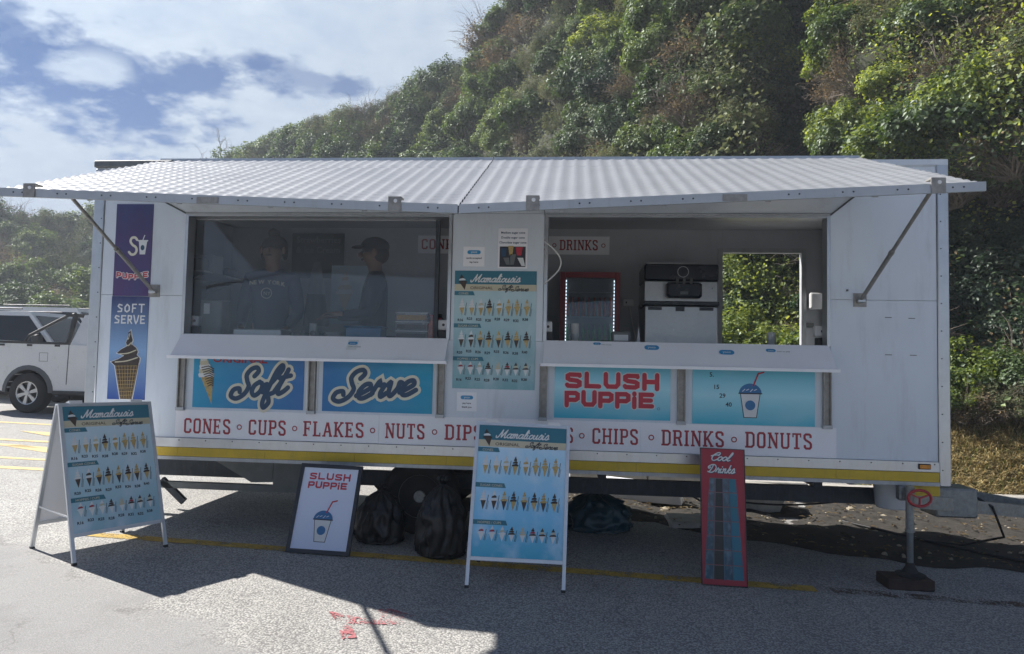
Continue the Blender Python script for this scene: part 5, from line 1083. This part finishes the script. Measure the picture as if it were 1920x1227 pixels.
def hill_pt(a,e):
    """point on the hillside seen under azimuth a, elevation e (degrees) from the car park"""
    if e>=0: r=hill_r(a,e); return Vector((r*math.sin(R(a)),-5.8+r*math.cos(R(a)),1.49+r*math.tan(R(e))))
    r1=hill_r(a,0); rb=max(9.36/math.cos(R(a)) if a>-9 else 0,r1*.86) if a<60 else r1*.9; rb=min(rb,r1-.3) if a<60 else rb
    rb=max(rb,9.36/math.cos(R(min(a,58)))) if a>-9 else rb
    k=1+e/9.5; k=max(0,k); xb,yb=rb*math.sin(R(a)),-5.8+rb*math.cos(R(a)); zb=Gz(xb)-.08+.16*(a>-9)
    r=rb+(r1-rb)*k; z=zb+(1.49-zb)*k**1.25
    f=sst(20,23.5,a)*(1-sst(50,60,a))
    if f>0:   # gentle grass bank from the kerb up to the undercut slope
        kb=9.36/math.cos(R(min(a,58))); zt=Gz(xb)+.10; rm=max(12.5,kb+1.5)
        r2,z2=(kb+(rm-kb)*k/.62,zt+(.80-zt)*(k/.62)**1.1) if k<.62 else (rm+(r1-rm)*(k-.62)/.38,.80+.69*(k-.62)/.38)
        r=r*(1-f)+r2*f; z=z*(1-f)+z2*f
    return Vector((r*math.sin(R(a)),-5.8+r*math.cos(R(a)),z))
hm=MB(); As=[-70+.75*i for i in range(int(145/.75)+1)]; ES=[-9.5,-8,-6.5,-5,-3.5,-2,-1]
NB=34
for a in As:
    elc=tab(a,1); col_=[hill_pt(a,e) for e in ES]+[hill_pt(a,elc*i/NB) for i in range(NB+1)]
    top=col_[-1]; d=Vector((math.sin(R(a)),math.cos(R(a)),0)); col_+=[top+d*8+Vector((0,0,1.0)),top+d*30+Vector((0,0,-4)),top+d*90+Vector((0,0,-30))]
    for p in col_:
        s=.12 if p.y<8 else .5; q=p*.35; p=p+Vector((0,0,s*noise.noise(q*2))); hm.v.append(tuple(p))
nc=len(ES)+NB+4
for i in range(len(As)-1):
    for j in range(nc-1): a=i*nc+j; hm.f.append((a,a+nc,a+nc+1,a+1)); hm.m.append(0)
mk('hill_soil',(.035,.040,.022),.95,var=.6,scale=3.0,bump=1,bscale=9)
hm.build('hillside',M['hill_soil'],smooth=True,kind='structure')

def leaf_mat(name,c1,c2,c3,tr=.35,gl=.35,rough=.5,vs=2.2):
    m=bpy.data.materials.new(name); m.use_nodes=True; t=m.node_tree; t.nodes.clear(); o=t.nodes.new('ShaderNodeOutputMaterial')
    g=t.nodes.new('ShaderNodeNewGeometry'); tcn=t.nodes.new('ShaderNodeTexCoord'); oi=t.nodes.new('ShaderNodeObjectInfo')
    wn=nd(t,'ShaderNodeTexWhiteNoise'); rnd_=g.outputs['Random Per Island']
    nz=nd(t,'ShaderNodeTexNoise'); nz.inputs['Scale'].default_value=vs; nz.inputs['Detail'].default_value=3; t.links.new(tcn.outputs['Object'],nz.inputs['Vector'])
    f=mth(t,'ADD',mth(t,'MULTIPLY',rnd_,.45),mth(t,'MULTIPLY',nz.outputs['Fac'],.75)); f=mth(t,'ADD',f,mth(t,'MULTIPLY',mth(t,'SUBTRACT',oi.outputs['Random'],.5),.5)); 
    rp=t.nodes.new('ShaderNodeValToRGB'); e=rp.color_ramp.elements; e[0].position=.25; e[0].color=(*c1,1); e[1].position=.95; e[1].color=(*c3,1); q=e.new(.6); q.color=(*c2,1); t.links.new(f,rp.inputs[0])
    df=t.nodes.new('ShaderNodeBsdfDiffuse'); tl=t.nodes.new('ShaderNodeBsdfTranslucent'); gs=t.nodes.new('ShaderNodeBsdfGlossy'); gs.inputs['Roughness'].default_value=rough; gs.inputs[0].default_value=(.9,.95,.9,1)
    t.links.new(rp.outputs[0],df.inputs[0]); hs=t.nodes.new('ShaderNodeHueSaturation'); hs.inputs['Hue'].default_value=.485; hs.inputs['Saturation'].default_value=1.15; hs.inputs['Value'].default_value=1.5; t.links.new(rp.outputs[0],hs.inputs['Color']); t.links.new(hs.outputs[0],tl.inputs[0])
    m1=t.nodes.new('ShaderNodeMixShader'); m1.inputs[0].default_value=tr; t.links.new(df.outputs[0],m1.inputs[1]); t.links.new(tl.outputs[0],m1.inputs[2])
    fr=t.nodes.new('ShaderNodeFresnel'); fr.inputs[0].default_value=1.42; m2=t.nodes.new('ShaderNodeMixShader'); m2.inputs[0].default_value=gl*.085; t.links.new(m1.outputs[0],m2.inputs[1]); t.links.new(gs.outputs[0],m2.inputs[2]); t.links.new(m2.outputs[0],o.inputs[0]); M[name]=m
leaf_mat('leaf_laurel',(.035,.066,.020),(.080,.130,.036),(.20,.26,.075),gl=.6)
leaf_mat('leaf_olive',(.045,.062,.030),(.085,.110,.048),(.18,.20,.09),gl=.3,rough=.5)
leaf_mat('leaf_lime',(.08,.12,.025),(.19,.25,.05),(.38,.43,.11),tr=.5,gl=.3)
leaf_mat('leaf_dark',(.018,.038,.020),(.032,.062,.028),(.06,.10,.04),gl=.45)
leaf_mat('leaf_dry',(.07,.055,.035),(.14,.11,.06),(.26,.20,.11),tr=.3,gl=.15,rough=.6)
leaf_mat('straw',(.26,.21,.10),(.50,.42,.22),(.72,.62,.38),tr=.25,gl=.2,rough=.6,vs=1.2)
leaf_mat('grass_green',(.08,.11,.03),(.18,.22,.06),(.34,.34,.12),tr=.3,gl=.2,vs=1.2)
mk('twig',(.17,.14,.11),.8,var=.35,scale=9); mk('twig_dark',(.07,.055,.045),.85,var=.35,scale=9)

def leaves_mesh(name,kind,seed,mats,nclump,nleaf,lsize,squash=.85,ntwig=40,twig_out=1.0,lw=.36,leafmix=None):
    r=np.random.RandomState(seed); 
    d=r.normal(size=(nclump,3)); d/=np.linalg.norm(d,axis=1)[:,None]; d[:,2]=np.abs(d[:,2])*1.0-.25*(r.rand(nclump)<.5)*np.abs(d[:,2])*2
    rad=(.55+.45*r.rand(nclump)**.5); lum=np.array([1+.28*noise.noise(Vector((x[0]*1.6+seed,x[1]*1.6,x[2]*1.6))) for x in d]); c=d*(rad*lum)[:,None]; c[:,2]*=squash
    cr=r.uniform(.13,.26,nclump)
    n=nclump*nleaf; ci=np.repeat(np.arange(nclump),nleaf); o=r.normal(size=(n,3)); o/=np.linalg.norm(o,axis=1)[:,None]
    base=c[ci]+o*(cr[ci]*r.rand(n)**.4)[:,None]
    nrm=o*.5+d[ci]*.7+np.array([0,0,.55])+r.normal(size=(n,3))*.45; nrm/=np.linalg.norm(nrm,axis=1)[:,None]
    t=r.normal(size=(n,3))+o*.5; t-=nrm*(t*nrm).sum(1)[:,None]; t/=np.linalg.norm(t,axis=1)[:,None]; b=np.cross(nrm,t); L_=lsize*r.uniform(.6,1.35,n)
    v=np.empty((n,4,3)); v[:,0]=base; v[:,1]=base+t*(L_*.48)[:,None]+b*(L_*lw)[:,None]; v[:,2]=base+t*L_[:,None]-nrm*(L_*.22)[:,None]; v[:,3]=base+t*(L_*.48)[:,None]-b*(L_*lw)[:,None]
    verts=v.reshape(-1,3); faces=np.arange(n*4).reshape(n,4); mi=np.zeros(n,int)
    if leafmix: mi=np.where(r.rand(n)<leafmix,1,0)*(2)
    mi=mi.tolist(); vl=verts.tolist(); fl=faces.tolist()
    tb=MB()
    for k in range(ntwig):
        e=Vector((float(d[k%nclump][0]),float(d[k%nclump][1]),float(d[k%nclump][2])*squash))*float(lum[k%nclump])*twig_out*r.uniform(.8,1.15)
        s=Vector((r.uniform(-.15,.15),r.uniform(-.15,.15),-.5)); pts=[s]
        for q in range(1,5): p=s.lerp(e,q/4)+Vector(r.normal(size=3)*.05); pts.append(p)
        tb.tube(pts,[.016,.013,.010,.006,.003],3,cap=False)
        if ntwig>60:
            for q in (2,3,4):
                p=pts[q]; e2=p+(Vector(r.normal(size=3)).normalized()+d_v(d[k%nclump]))*.22; tb.tube([p,p.lerp(e2,.5)+Vector(r.normal(size=3)*.03),e2],[.006,.004,.002],3,cap=False)
    o0=len(vl); vl+=[list(x) for x in tb.v]; fl+=[[o0+i for i in f] for f in tb.f]; mi+=[1]*len(tb.f)
    me=bpy.data.meshes.new(name); me.from_pydata(vl,[],fl); 
    for x in mats: me.materials.append(M[x])
    me.polygons.foreach_set('material_index',mi); me.update(); return me
def d_v(x): return Vector((float(x[0]),float(x[1]),float(x[2])))
PROTO={
'laurel_shrub':[leaves_mesh('laurel','l',s,['leaf_laurel','twig_dark'],95,110,.080,ntwig=25,squash=1.0) for s in (1,2,3)],
'olive_shrub':[leaves_mesh('olive','o',s,['leaf_olive','twig','leaf_dry'],110,110,.052,lw=.28,ntwig=30,leafmix=.12,squash=1.0) for s in (4,5,6)],
'creeper_mound':[leaves_mesh('creeper','c',s,['leaf_lime','twig','leaf_laurel'],95,105,.072,squash=.9,ntwig=20,lw=.42,leafmix=.3) for s in (7,8,9)],
'evergreen_shrub':[leaves_mesh('dark','d',s,['leaf_dark','twig_dark'],90,105,.072,ntwig=15,squash=1.0) for s in (10,11)],
'bare_shrub':[leaves_mesh('bare','b',s,['leaf_dry','twig'],70,26,.065,ntwig=150,twig_out=1.15,lw=.3) for s in (12,13)],
}
LABEL={'laurel_shrub':'glossy broad-leaved green shrub','olive_shrub':'fine-leaved olive grey shrub','creeper_mound':'bright yellow-green creeper mound','evergreen_shrub':'dense dark evergreen shrub','bare_shrub':'brown half-bare twiggy shrub'}
def zone(a,e,r):
    if a>=19.5: return 'steep bank at the right'
    if a>=-2: return 'slope above the right awning'
    if a>=-24: return 'slope above the left awning'
    return 'far slope behind the cars'
NBUSH=0
def put_bush(kind,a,e,s,label=None,dz=0.0,away=.30,sq=None):
    global NBUSH
    p=hill_pt(a,e); me=PROTO[kind][rg.randint(len(PROTO[kind]))]; o=bpy.data.objects.new(kind,me); col.objects.link(o)
    d=Vector((math.sin(R(a)),math.cos(R(a)),0)); o.location=p+d*s*away+Vector((0,0,dz)); o.rotation_euler=(rg.uniform(-.25,.25),rg.uniform(-.25,.25),rg.uniform(0,6.28))
    k=rg.uniform(.88,1.12); o.scale=(s*k,s*rg.uniform(.88,1.12),s*rg.uniform(.85,1.1)*(sq or 1)); z=zone(a,e,0)
    if label: tag(o,label,'shrub')
    else:
        h_='along the skyline' if (a<-6 and e>tab(a,1)-2.5) else ('high up' if e>21 else ('midway up' if e>15.5 else 'low down'))
        tag(o,LABEL[kind]+' '+h_+' on the '+z,'shrub',kind.replace('_',' ')+'s '+h_+' on the '+z)
    NBUSH+=1; return o
def pick(a,e):
    n_=noise.noise(Vector((a*.22,e*.28,3.3))); m_=noise.noise(Vector((a*.31+9,e*.35,7.7))); u=rg.rand()
    if 12.5<a<20 and e<9: return 'bare_shrub' if (a>16.8 and e>3 and u<.45) else ('creeper_mound' if u<.8 else 'laurel_shrub')  # lime leaves brighten the doorway foliage in place of sunlight
    if a>=19.5:
        if e>12: return 'bare_shrub' if (m_>.16 and u<.7) or u<.06 else ('creeper_mound' if n_>-.12 else ('olive_shrub' if u<.6 else 'laurel_shrub'))
        return 'evergreen_shrub' if u<.5 else 'bare_shrub'
    if a>15.5 and e>9: return 'evergreen_shrub' if u<.85 else 'laurel_shrub'
    if m_>.16 and u<.6: return 'bare_shrub'
    if n_>.18: return 'creeper_mound' if (a>-5 and u<.55) else 'laurel_shrub'
    if n_<-.18: return 'evergreen_shrub' if u<.6 else 'olive_shrub'
    return 'olive_shrub' if u<.5 else 'laurel_shrub'
def size_at(r): return .46+.032*r
e=-1.0
for (lo,hi,emin) in ((-46,-6,2.0),(-6,13,12.5),(13,21,-3),(21,36,-1.5)):
    e=emin
    while True:
        rm=hill_r((lo+hi)/2,e); st_e=math.degrees(size_at(rm)/rm)*.78; elim=max(tab(x,1) for x in (lo,(lo+hi)/2,hi)); 
        if e>min(elim,33): break
        a=lo+rg.rand()
        while a<hi:
            r=hill_r(a,max(0,e)); s=size_at(r); ea=e+rg.uniform(-.4,.4)*st_e
            if ea<=tab(a,1)+.2: 
                vis=True
                if -31<a<13 and ea<9.5+.0*(a): vis=False
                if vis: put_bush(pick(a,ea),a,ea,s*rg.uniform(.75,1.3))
            a+=math.degrees(s/r)*rg.uniform(.72,1.02)
        e+=st_e
print('bushes',NBUSH)

def carpet(name,n,a0,a1,e0,e1,ls,mk_,label,seed,thick=.25,thr=-1):
    r=np.random.RandomState(seed); V_=[];F_=[]
    nz=noise.noise
    for i in range(n):
        a=r.uniform(a0,a1); e_=e0+(e1-e0)*r.rand()
        if e_>tab(a,1): continue
        if thr>-1 and nz(Vector((a*.5,e_*.6,seed)))<thr: continue
        p=hill_pt(a,e_)+Vector((r.normal()*.15,-abs(r.normal())*thick,abs(r.normal())*thick*.6)); nr=Vector((r.normal()*.5-.25,-.55+r.normal()*.5,.6+r.normal()*.4)).normalized(); t=nr.orthogonal().normalized(); t.rotate(Matrix.Rotation(r.uniform(0,6.28),3,nr)); b_=nr.cross(t); l=ls*r.uniform(.6,1.4); k=len(V_)
        V_+=[tuple(p),tuple(p+t*l*.5+b_*l*.36),tuple(p+t*l-nr*l*.2),tuple(p+t*l*.5-b_*l*.36)]; F_.append((k,k+1,k+2,k+3))
    me=bpy.data.meshes.new(name); me.from_pydata(V_,[],F_); me.materials.append(M[mk_]); o=bpy.data.objects.new(name,me); col.objects.link(o); tag(o,label,'ground cover',kind='stuff')
a=-46.0
while a<-5.5:
    for q in (0,1): put_bush(pick(a,tab(a,1)-.4-q*1.6),a,tab(a,1)-.4-q*1.6,size_at(hill_r(a,tab(a,1)))*rg.uniform(.55,1.1))
    a+=rg.uniform(.9,1.9)
carpet('ivy_cover',26000,12,37,-3.5,34,.085,'leaf_laurel','green ivy covering the steep bank between the shrubs at the right',21,thick=.35)
carpet('creeper_cover',22000,19,37,9,34,.08,'leaf_lime','yellow-green creeper trailing over the right bank between the shrubs',22,thick=.6,thr=-.05)
carpet('dry_creeper',9000,19,37,-2,34,.07,'leaf_dry','brown dead creeper leaves caught on the right bank',23,thick=.5,thr=.1)
carpet('creeper_cover',9000,12,20.5,-2.5,10,.075,'leaf_lime','yellow-green creeper on the slope seen through the open doorway',26,thick=.6,thr=-.05)  # lime colour adds sunlit brightness to the slope behind the doorway
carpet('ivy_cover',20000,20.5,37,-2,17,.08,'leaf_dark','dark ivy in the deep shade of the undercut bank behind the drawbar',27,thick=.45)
carpet('ivy_cover',26000,-12,14,9,40,.15,'leaf_olive','olive ground cover on the slope above the awnings',24,thick=.6)
carpet('ivy_cover',22000,-48,-9,1,26,.26,'leaf_olive','olive ground cover on the far left slope',25,thick=.8)
# sunlit low growth and dry grass on the bank right of the trailer
for (kind,a,e_,s,lab) in (('creeper_mound',26.6,-3.0,.66,'low lime green shrub close behind the right corner post of the trailer'),('creeper_mound',28.6,-2.6,.74,'low bright green shrub with a leafy top against the dark bank'),
    ('laurel_shrub',31.3,-2.8,.76,'low broad-leaved green shrub at the right edge above the dry grass'),('bare_shrub',29.8,-3.7,.5,'low brown dry shrub between the green ones above the dry grass'),('creeper_mound',27.4,-4.1,.42,'small green shrub just right of the trailer corner above the straw'),
    ('olive_shrub',31.0,-4.0,.5,'low grey-green shrub at the foot of the dark bank'),('creeper_mound',33.8,-2.6,.8,'broad lime green shrub beyond the right edge of the bank'),('bare_shrub',32.7,-3.9,.5,'dry brown shrub low at the right edge'),('bare_shrub',28.4,-4.2,.42,'small dry brown shrub at the top of the straw grass'),('creeper_mound',24.5,-2.8,.7,'lime green shrub hidden mostly by the right corner of the trailer')):
    put_bush(kind,a,e_,s,lab,away=-.1,dz=s*.35)
def blades(name,n,amin,amax,emin,emax,hmin,hmax,mk_,label,lay=1.0,seed=3,width=.006):
    r=np.random.RandomState(seed); V_=[];F_=[]
    for i in range(n):
        a=r.uniform(amin,amax); e_=r.uniform(emin,emax); p=hill_pt(a,e_); h=r.uniform(hmin,hmax); th=r.uniform(0,6.283); d=Vector((math.cos(th),math.sin(th),0)); wv=Vector((-d.y,d.x,0))*width*r.uniform(.6,1.3)
        ln=h*lay*r.uniform(.5,1.4); b=len(V_); q=p+d*ln*.45+Vector((0,0,h*.75)); t_=p+d*ln*1.1+Vector((0,0,h*r.uniform(.5,1.0)))
        V_+=[tuple(p-wv),tuple(p+wv),tuple(q+wv*.8),tuple(q-wv*.8),tuple(t_)]; F_+=[(b,b+1,b+2,b+3),(b+3,b+2,b+4)]
    me=bpy.data.meshes.new(name); me.from_pydata(V_,[],F_); me.materials.append(M[mk_]); o=bpy.data.objects.new(name,me); col.objects.link(o); tag(o,label,'grass',kind='stuff')
blades('dry_grass',26000,24,42,-9.4,-3.4,.05,.16,'straw','straw-coloured dry grass matted over the bank right of the trailer',lay=1.5)
blades('green_grass',6000,24,42,-9.2,-3.0,.04,.15,'grass_green','short green grass growing through the dry straw on the bank',lay=.8,seed=5)
blades('rough_grass',16000,-9,24,-9.4,-1.0,.05,.25,'straw','rough dry grass on the bank hidden behind the trailer',lay=1.0,seed=8)
# fallen leaves
lv=np.random.RandomState(4); V_=[];F_=[]
for i in range(1500):
    x=lv.uniform(-.5,9); y=lv.uniform(edge_y(x)-.15,3.3); z=Gz(x)+.05+.05*noise.noise(Vector((x*2.3,y*2.3,1))); th=lv.uniform(0,6.28); s=lv.uniform(.02,.045); b=len(V_); c,n_=math.cos(th)*s,math.sin(th)*s
    V_+=[(x-c,y-n_,z),(x+n_*.4,y-c*.4,z+.012),(x+c,y+n_,z+.004),(x-n_*.4,y+c*.4,z+.012)]; F_.append((b,b+1,b+2,b+3))
me=bpy.data.meshes.new('fallen_leaves'); me.from_pydata(V_,[],F_); me.materials.append(M['leaf_dry']); o=bpy.data.objects.new('fallen_leaves',me); col.objects.link(o); tag(o,'brown fallen leaves scattered on the earth behind the trailer','leaves',kind='stuff')
# a dark metal post behind the corner
pst=MB().bar((4.02,3.75,-.1),(4.18,3.75,.75),.07,.07); tag(pst.build('leaning_post',M['wood_dark']),'short dark post leaning beside the right corner of the trailer','post')
# dead twigs against the sky and the slope
def dead_twigs(a,e_,h,seed,label):
    r=np.random.RandomState(seed); p=hill_pt(a,e_); m=MB()
    def br(p,d,l,rad,n):
        q=p+d*l*.5+Vector(r.normal(size=3)*.05*l); e2=p+d*l; m.tube([p,q,e2],[rad,rad*.8,rad*.6],4,cap=False)
        if n>0:
            for k in range(3): br(e2 if k else q,(d+Vector(r.normal(size=3)*.55)).normalized(),l*r.uniform(.55,.8),rad*.6,n-1)
    br(p,Vector((r.uniform(-.2,.2),0,1)).normalized(),h*.4,h*.016,4); tag(m.build('dead_tree',M['twig']),label,'tree')
dead_twigs(-28.3,14.2,4.5,3,'bare pale twigs standing against the clouds at the left foot of the skyline')
dead_twigs(-24.9,15.9,3.0,5,'small bare twigs poking from the skyline above the left awning')
dead_twigs(-13.2,15.6,2.6,6,'pale dead forked tree low on the slope behind the left awning')
dead_twigs(27.0,17.5,1.8,8,'grey leafless twigs on the creeper bank above the right corner post')
dead_twigs(9.6,17.6,2.6,9,'grey bare branch hanging in the dark hollow above the right awning')
print('bushes',NBUSH)

# ------------------------------------------------------------------ parked vehicles at the left
def wheel(par_,x,y,r,side,mk_='rim'):
    z=Gz(x)+r; w_=MB().lathe([(r*.55,-.005*side),(r*.64,-.02*side),(r*.9,-.02*side),(r*.99,.02*side),(r,.06*side),(r,.17*side),(r*.97,.21*side),(r*.6,.22*side),(0,.22*side)],(x,y,z),'y',32).build('wheel',M['rubber'],par_,smooth=True)
    m=MB().lathe([(r*.60,.0),(r*.56,.03*side),(r*.52,.08*side),(0,.085*side)],(x,y,z),'y',24); m.build('rim_well',M['car_trim'],w_)
    m=MB()
    for k in range(6):
        a=k*math.pi/3+.3; c,s=math.cos(a),math.sin(a); n_=Vector((-s,0,c)); d=Vector((c,0,s)); o=Vector((x,y+.004*side,z))
        m.prism([o+n_*.022+d*.03,o-n_*.022+d*.03,o-n_*.042+d*r*.55,o+n_*.042+d*r*.55],(0,.025*side,0))
    m.lathe([(.0,-.012*side),(.05,-.01*side),(.055,.03*side)],(x,y+.004*side,z),'y',12); m.lathe([(r*.60,-.012*side),(r*.53,-.004*side),(r*.52,.03*side)],(x,y,z),'y',28); m.build('rim',M[mk_],w_)
def arch(cx_,cz,r,n=9): return [(cx_+r*math.cos(math.pi-math.pi*k/n),cz+r*math.sin(math.pi-math.pi*k/n)) for k in range(n+1)]
def body_side(m,outline,y0,y1,mi=0,b=.04):
    # extruded side outline with a soft shoulder
    P0=[(x,y0,z) for x,z in outline]; n=len(P0); cx_=sum(p[0] for p in P0)/n; cz=sum(p[2] for p in P0)/n
    i=len(m.v); m.v+=P0; m.v+=[(x,y1,z) for x,_,z in P0]
    m.f.append(tuple(range(i,i+n))); m.m.append(mi); m.f.append(tuple(range(i+2*n-1,i+n-1,-1))); m.m.append(mi)
    for j in range(n): m.f.append((i+j,i+n+j,i+n+(j+1)%n,i+(j+1)%n)); m.m.append(mi)
# white pickup: x0 tail, faces right
px,py,pz=-12.2,7.42,Gz(-11)
t=thing('pickup_truck',(px+2.6,py+.95,pz),'white pickup truck with black sports bar, cut off by the left end of the trailer','pickup truck')
g=lambda x,z:(px+x,pz+z)
rw,fw_=1.2,4.3; ra=.47
low=[g(0,.62),g(.1,.56)]+[g(a,b) for a,b in arch(rw,.42,ra)]+[g(fw_-ra-.02,.50)]+[g(a,b) for a,b in arch(fw_,.42,ra)]+[g(5.2,.5),g(5.25,.8),g(5.15,1.15),g(4.9,1.28),g(3.75,1.38),g(2.03,1.40),g(0,1.42)]
m=MB(); body_side(m,low,py,py+1.85); m.build('body',M['car_white'],t)
def cabin(t,pts_low,pts_top,y0,y1,tum,glassw,mk_='car_white'):
    """greenhouse frustum: low/top outlines in x,z; tumblehome tum"""
    m=MB(); n=len(pts_low); i=0
    A_=[(x,y0,z) for x,z in pts_low]; B_=[(x,y0+tum,z) for x,z in pts_top]; C_=[(x,y1-tum,z) for x,z in pts_top]; D_=[(x,y1,z) for x,z in pts_low]
    m.quad(A_[0],A_[1],B_[1],B_[0]); m.quad(D_[1],D_[0],C_[0],C_[1]); m.quad(B_[0],B_[1],C_[1],C_[0]); m.quad(A_[0],B_[0],C_[0],D_[0]); m.quad(A_[1],D_[1],C_[1],B_[1]); m.build('cabin',M[mk_],t)
    for (u0,u1) in glassw:
        def P_(u,v):
            a=Vector(A_[0]).lerp(Vector(A_[1]),u); b=Vector(B_[0]).lerp(Vector(B_[1]),u); return a.lerp(b,v)+Vector((0,-.006,0))
        MB().quad(P_(u0,.10),P_(u1,.10),P_(u1,.86),P_(u0,.86)).build('side_window',M['car_glass'],t)
    # front and rear screens
    def S_(a,b,c,d,off):
        a,b,c,d=map(Vector,(a,b,c,d)); return MB().quad(*[q+Vector(off) for q in (a.lerp(c,.12),b.lerp(d,.12),b.lerp(d,.88),a.lerp(c,.88))])
    S_(Vector(A_[1])+Vector((0,.08,0)),Vector(D_[1])-Vector((0,.08,0)),Vector(B_[1])+Vector((0,.08,0)),Vector(C_[1])-Vector((0,.08,0)),(.008,0,.004)).build('windscreen',M['car_glass'],t)
    S_(Vector(A_[0])+Vector((0,.08,0)),Vector(D_[0])-Vector((0,.08,0)),Vector(B_[0])+Vector((0,.08,0)),Vector(C_[0])-Vector((0,.08,0)),(-.008,0,.004)).build('rear_screen',M['car_glass'],t)
cabin(t,(g(2.06,1.401),g(4.0,1.37)),(g(2.22,2.02),g(3.35,2.03)),py+.02,py+1.83,.16,((.22,.52),(.56,.93)))
MB().prism([(px+2.02,py-.004,pz+.6),(px+2.035,py-.004,pz+.6),(px+2.055,py-.004,pz+1.40),(px+2.04,py-.004,pz+1.40)],(0,.003,0)).build('door_gap',M['car_trim'],t)
m=MB()
m.prism([(px+0,py-.012,pz+1.421),(px+2.02,py-.012,pz+1.401),(px+2.02,py-.012,pz+1.45),(px+0,py-.012,pz+1.47)],(0,.09,0)); m.build('bed_rail',M['car_trim'],t)
for x in (.55,1.15,1.75): MB().box(px+x,px+x+.10,py-.02,py-.001,pz+1.36,pz+1.40).build('tie_hook',M['car_trim'],t)
for yy in (py+.06,py+1.78):
    MB().tube([(px+1.05,yy,pz+1.46),(px+1.12,yy+.02,pz+1.58),(px+1.9,yy+.06,pz+2.0),(px+2.05,yy+.06,pz+2.03)],.032,8).build('sports_bar',M['car_trim'],t)
    MB().tube([(px+1.98,yy,pz+1.44),(px+2.08,yy+.05,pz+2.0)],.05,8).build('sports_bar',M['car_trim'],t)
MB().box(px+1.86,px+2.0,py+.1,py+1.7,pz+1.98,pz+2.05).build('cross_bar',M['car_trim'],t)
ff=MB(); ribbon(ff,Sheet((px+1.42,py-.002,pz+1.06),(1,0,0),(0,0,1)),[(0,0),(.18,0),(.18,.17),(0,.17)],.008,.001,closed=True); ff.build('fuel_flap',M['car_trim_grey'],t)
for cx_ in (rw,fw_):
    m=MB(); a1=arch(px+cx_,pz+.42,ra-.005,14); a2=arch(px+cx_,pz+.42,ra+.085,14)
    for k in range(14): m.prism([(a1[k][0],py-.03,a1[k][1]),(a1[k+1][0],py-.03,a1[k+1][1]),(a2[k+1][0],py-.008,a2[k+1][1]),(a2[k][0],py-.008,a2[k][1])],(0,.05,0))
    m.build('wheel_arch_flare',M['car_trim_grey'],t)
    m=MB(); 
    for k in range(14): m.quad((a1[k][0],py+.02,a1[k][1]),(a1[k+1][0],py+.02,a1[k+1][1]),(a1[k+1][0],py+.5,a1[k+1][1]),(a1[k][0],py+.5,a1[k][1]))
    m.build('arch_liner',M['rubber'],t)
MB().box(px+1.75,px+3.8,py-.03,py+.06,pz+.40,pz+.47).build('side_step',M['car_trim'],t)
MB().box(px+.2,px+5,py+.25,py+1.6,pz+.35,pz+.55).build('underbody',M['rubber'],t)
for y_,s_ in ((py-.01,1),(py+1.86,-1)):
    for x in (px+rw,px+fw_): wheel(t,x,y_,.41,s_)
MB().box(px+4.0,px+4.12,py-.17,py-.01,pz+1.42,pz+1.62).build('mirror',M['car_trim'],t)
MB().box(px+2.5,px+2.66,py-.03,py-.002,pz+1.17,pz+1.20).build('door_handle',M['car_trim'],t)
def estate(name,x0,y0,L_,ht,label,red=False,mirror=True):
    bz=ht*.655
    z0=Gz(x0+L_/2); t=thing(name,(x0+L_/2,y0+.9,z0),label,'car'); q=lambda x,z:(x0+x,z0+z)
    low=[q(0,.55)]+[q(a,b) for a,b in arch(1.0,.38,.43)]+[q(a,b) for a,b in arch(L_-1.0,.38,.43)]+[q(L_,.5),q(L_+.03,.85),q(L_-.1,1.08+(bz-1.3)),q(L_-1.1,bz-.08),q(0,bz)]
    m=MB(); body_side(m,low,y0,y0+1.8); m.build('body',M['car_white'],t)
    cabin(t,(q(.05,bz+.001),q(L_-1.15,bz-.11)),(q(.2,ht),q(L_-1.95,ht-.02)),y0+.02,y0+1.78,.14,((.02,.35),(.365,.65),(.665,.97)))
    for yy,s_ in ((y0-.01,1),(y0+1.81,-1)):
        for x in (x0+1.0,x0+L_-1.0): wheel(t,x,yy,.36,s_)
    for yy in (y0+.22,y0+1.55): MB().tube([(x0+.5,yy,z0+ht+.05),(x0+L_-2.2,yy,z0+ht+.05)],.02,6).build('roof_rail',M['car_trim_grey'],t)
    if mirror: MB().bbox(x0+L_-1.62,x0+L_-1.42,y0-.18,y0+.0,z0+bz-.02,z0+bz+.16,0,.03).build('mirror',M['car_trim'],t)
    if red: MB().prism([(x0+.05,y0-.006,z0+bz-.30),(x0+L_-2.6,y0-.006,z0+bz-.2),(x0+L_-3.0,y0-.006,z0+bz-.06),(x0+.05,y0-.006,z0+bz-.01)],(0,.004,0)).build('red_decal',M['car_red'],t)
    return t
estate('estate_car',-16.6,9.9,5.3,2.16,'white high-roofed car with dark windows and a red side stripe behind the pickup',True)
estate('parked_car',-17.4,13.2,4.8,2.45,'silver-white car roof showing above and right of the red-striped car')
estate('parked_car',-23.5,15.5,4.6,2.5,'white car farthest left, only its roof showing behind the red-striped car')

# thin sea haze
hz_=MB().box(-620,620,-320,920,-32,60)
hm_=bpy.data.materials.new('haze'); hm_.use_nodes=True; t_=hm_.node_tree; t_.nodes.clear(); o_=t_.nodes.new('ShaderNodeOutputMaterial'); v_=t_.nodes.new('ShaderNodeVolumePrincipled')
v_.inputs['Color'].default_value=(.80,.87,.95,1); v_.inputs['Density'].default_value=.0021; v_.inputs['Anisotropy'].default_value=.0; t_.links.new(v_.outputs[0],o_.inputs['Volume'])
hz_.build('haze',hm_,kind='stuff')
sc.cycles.volume_bounces=0
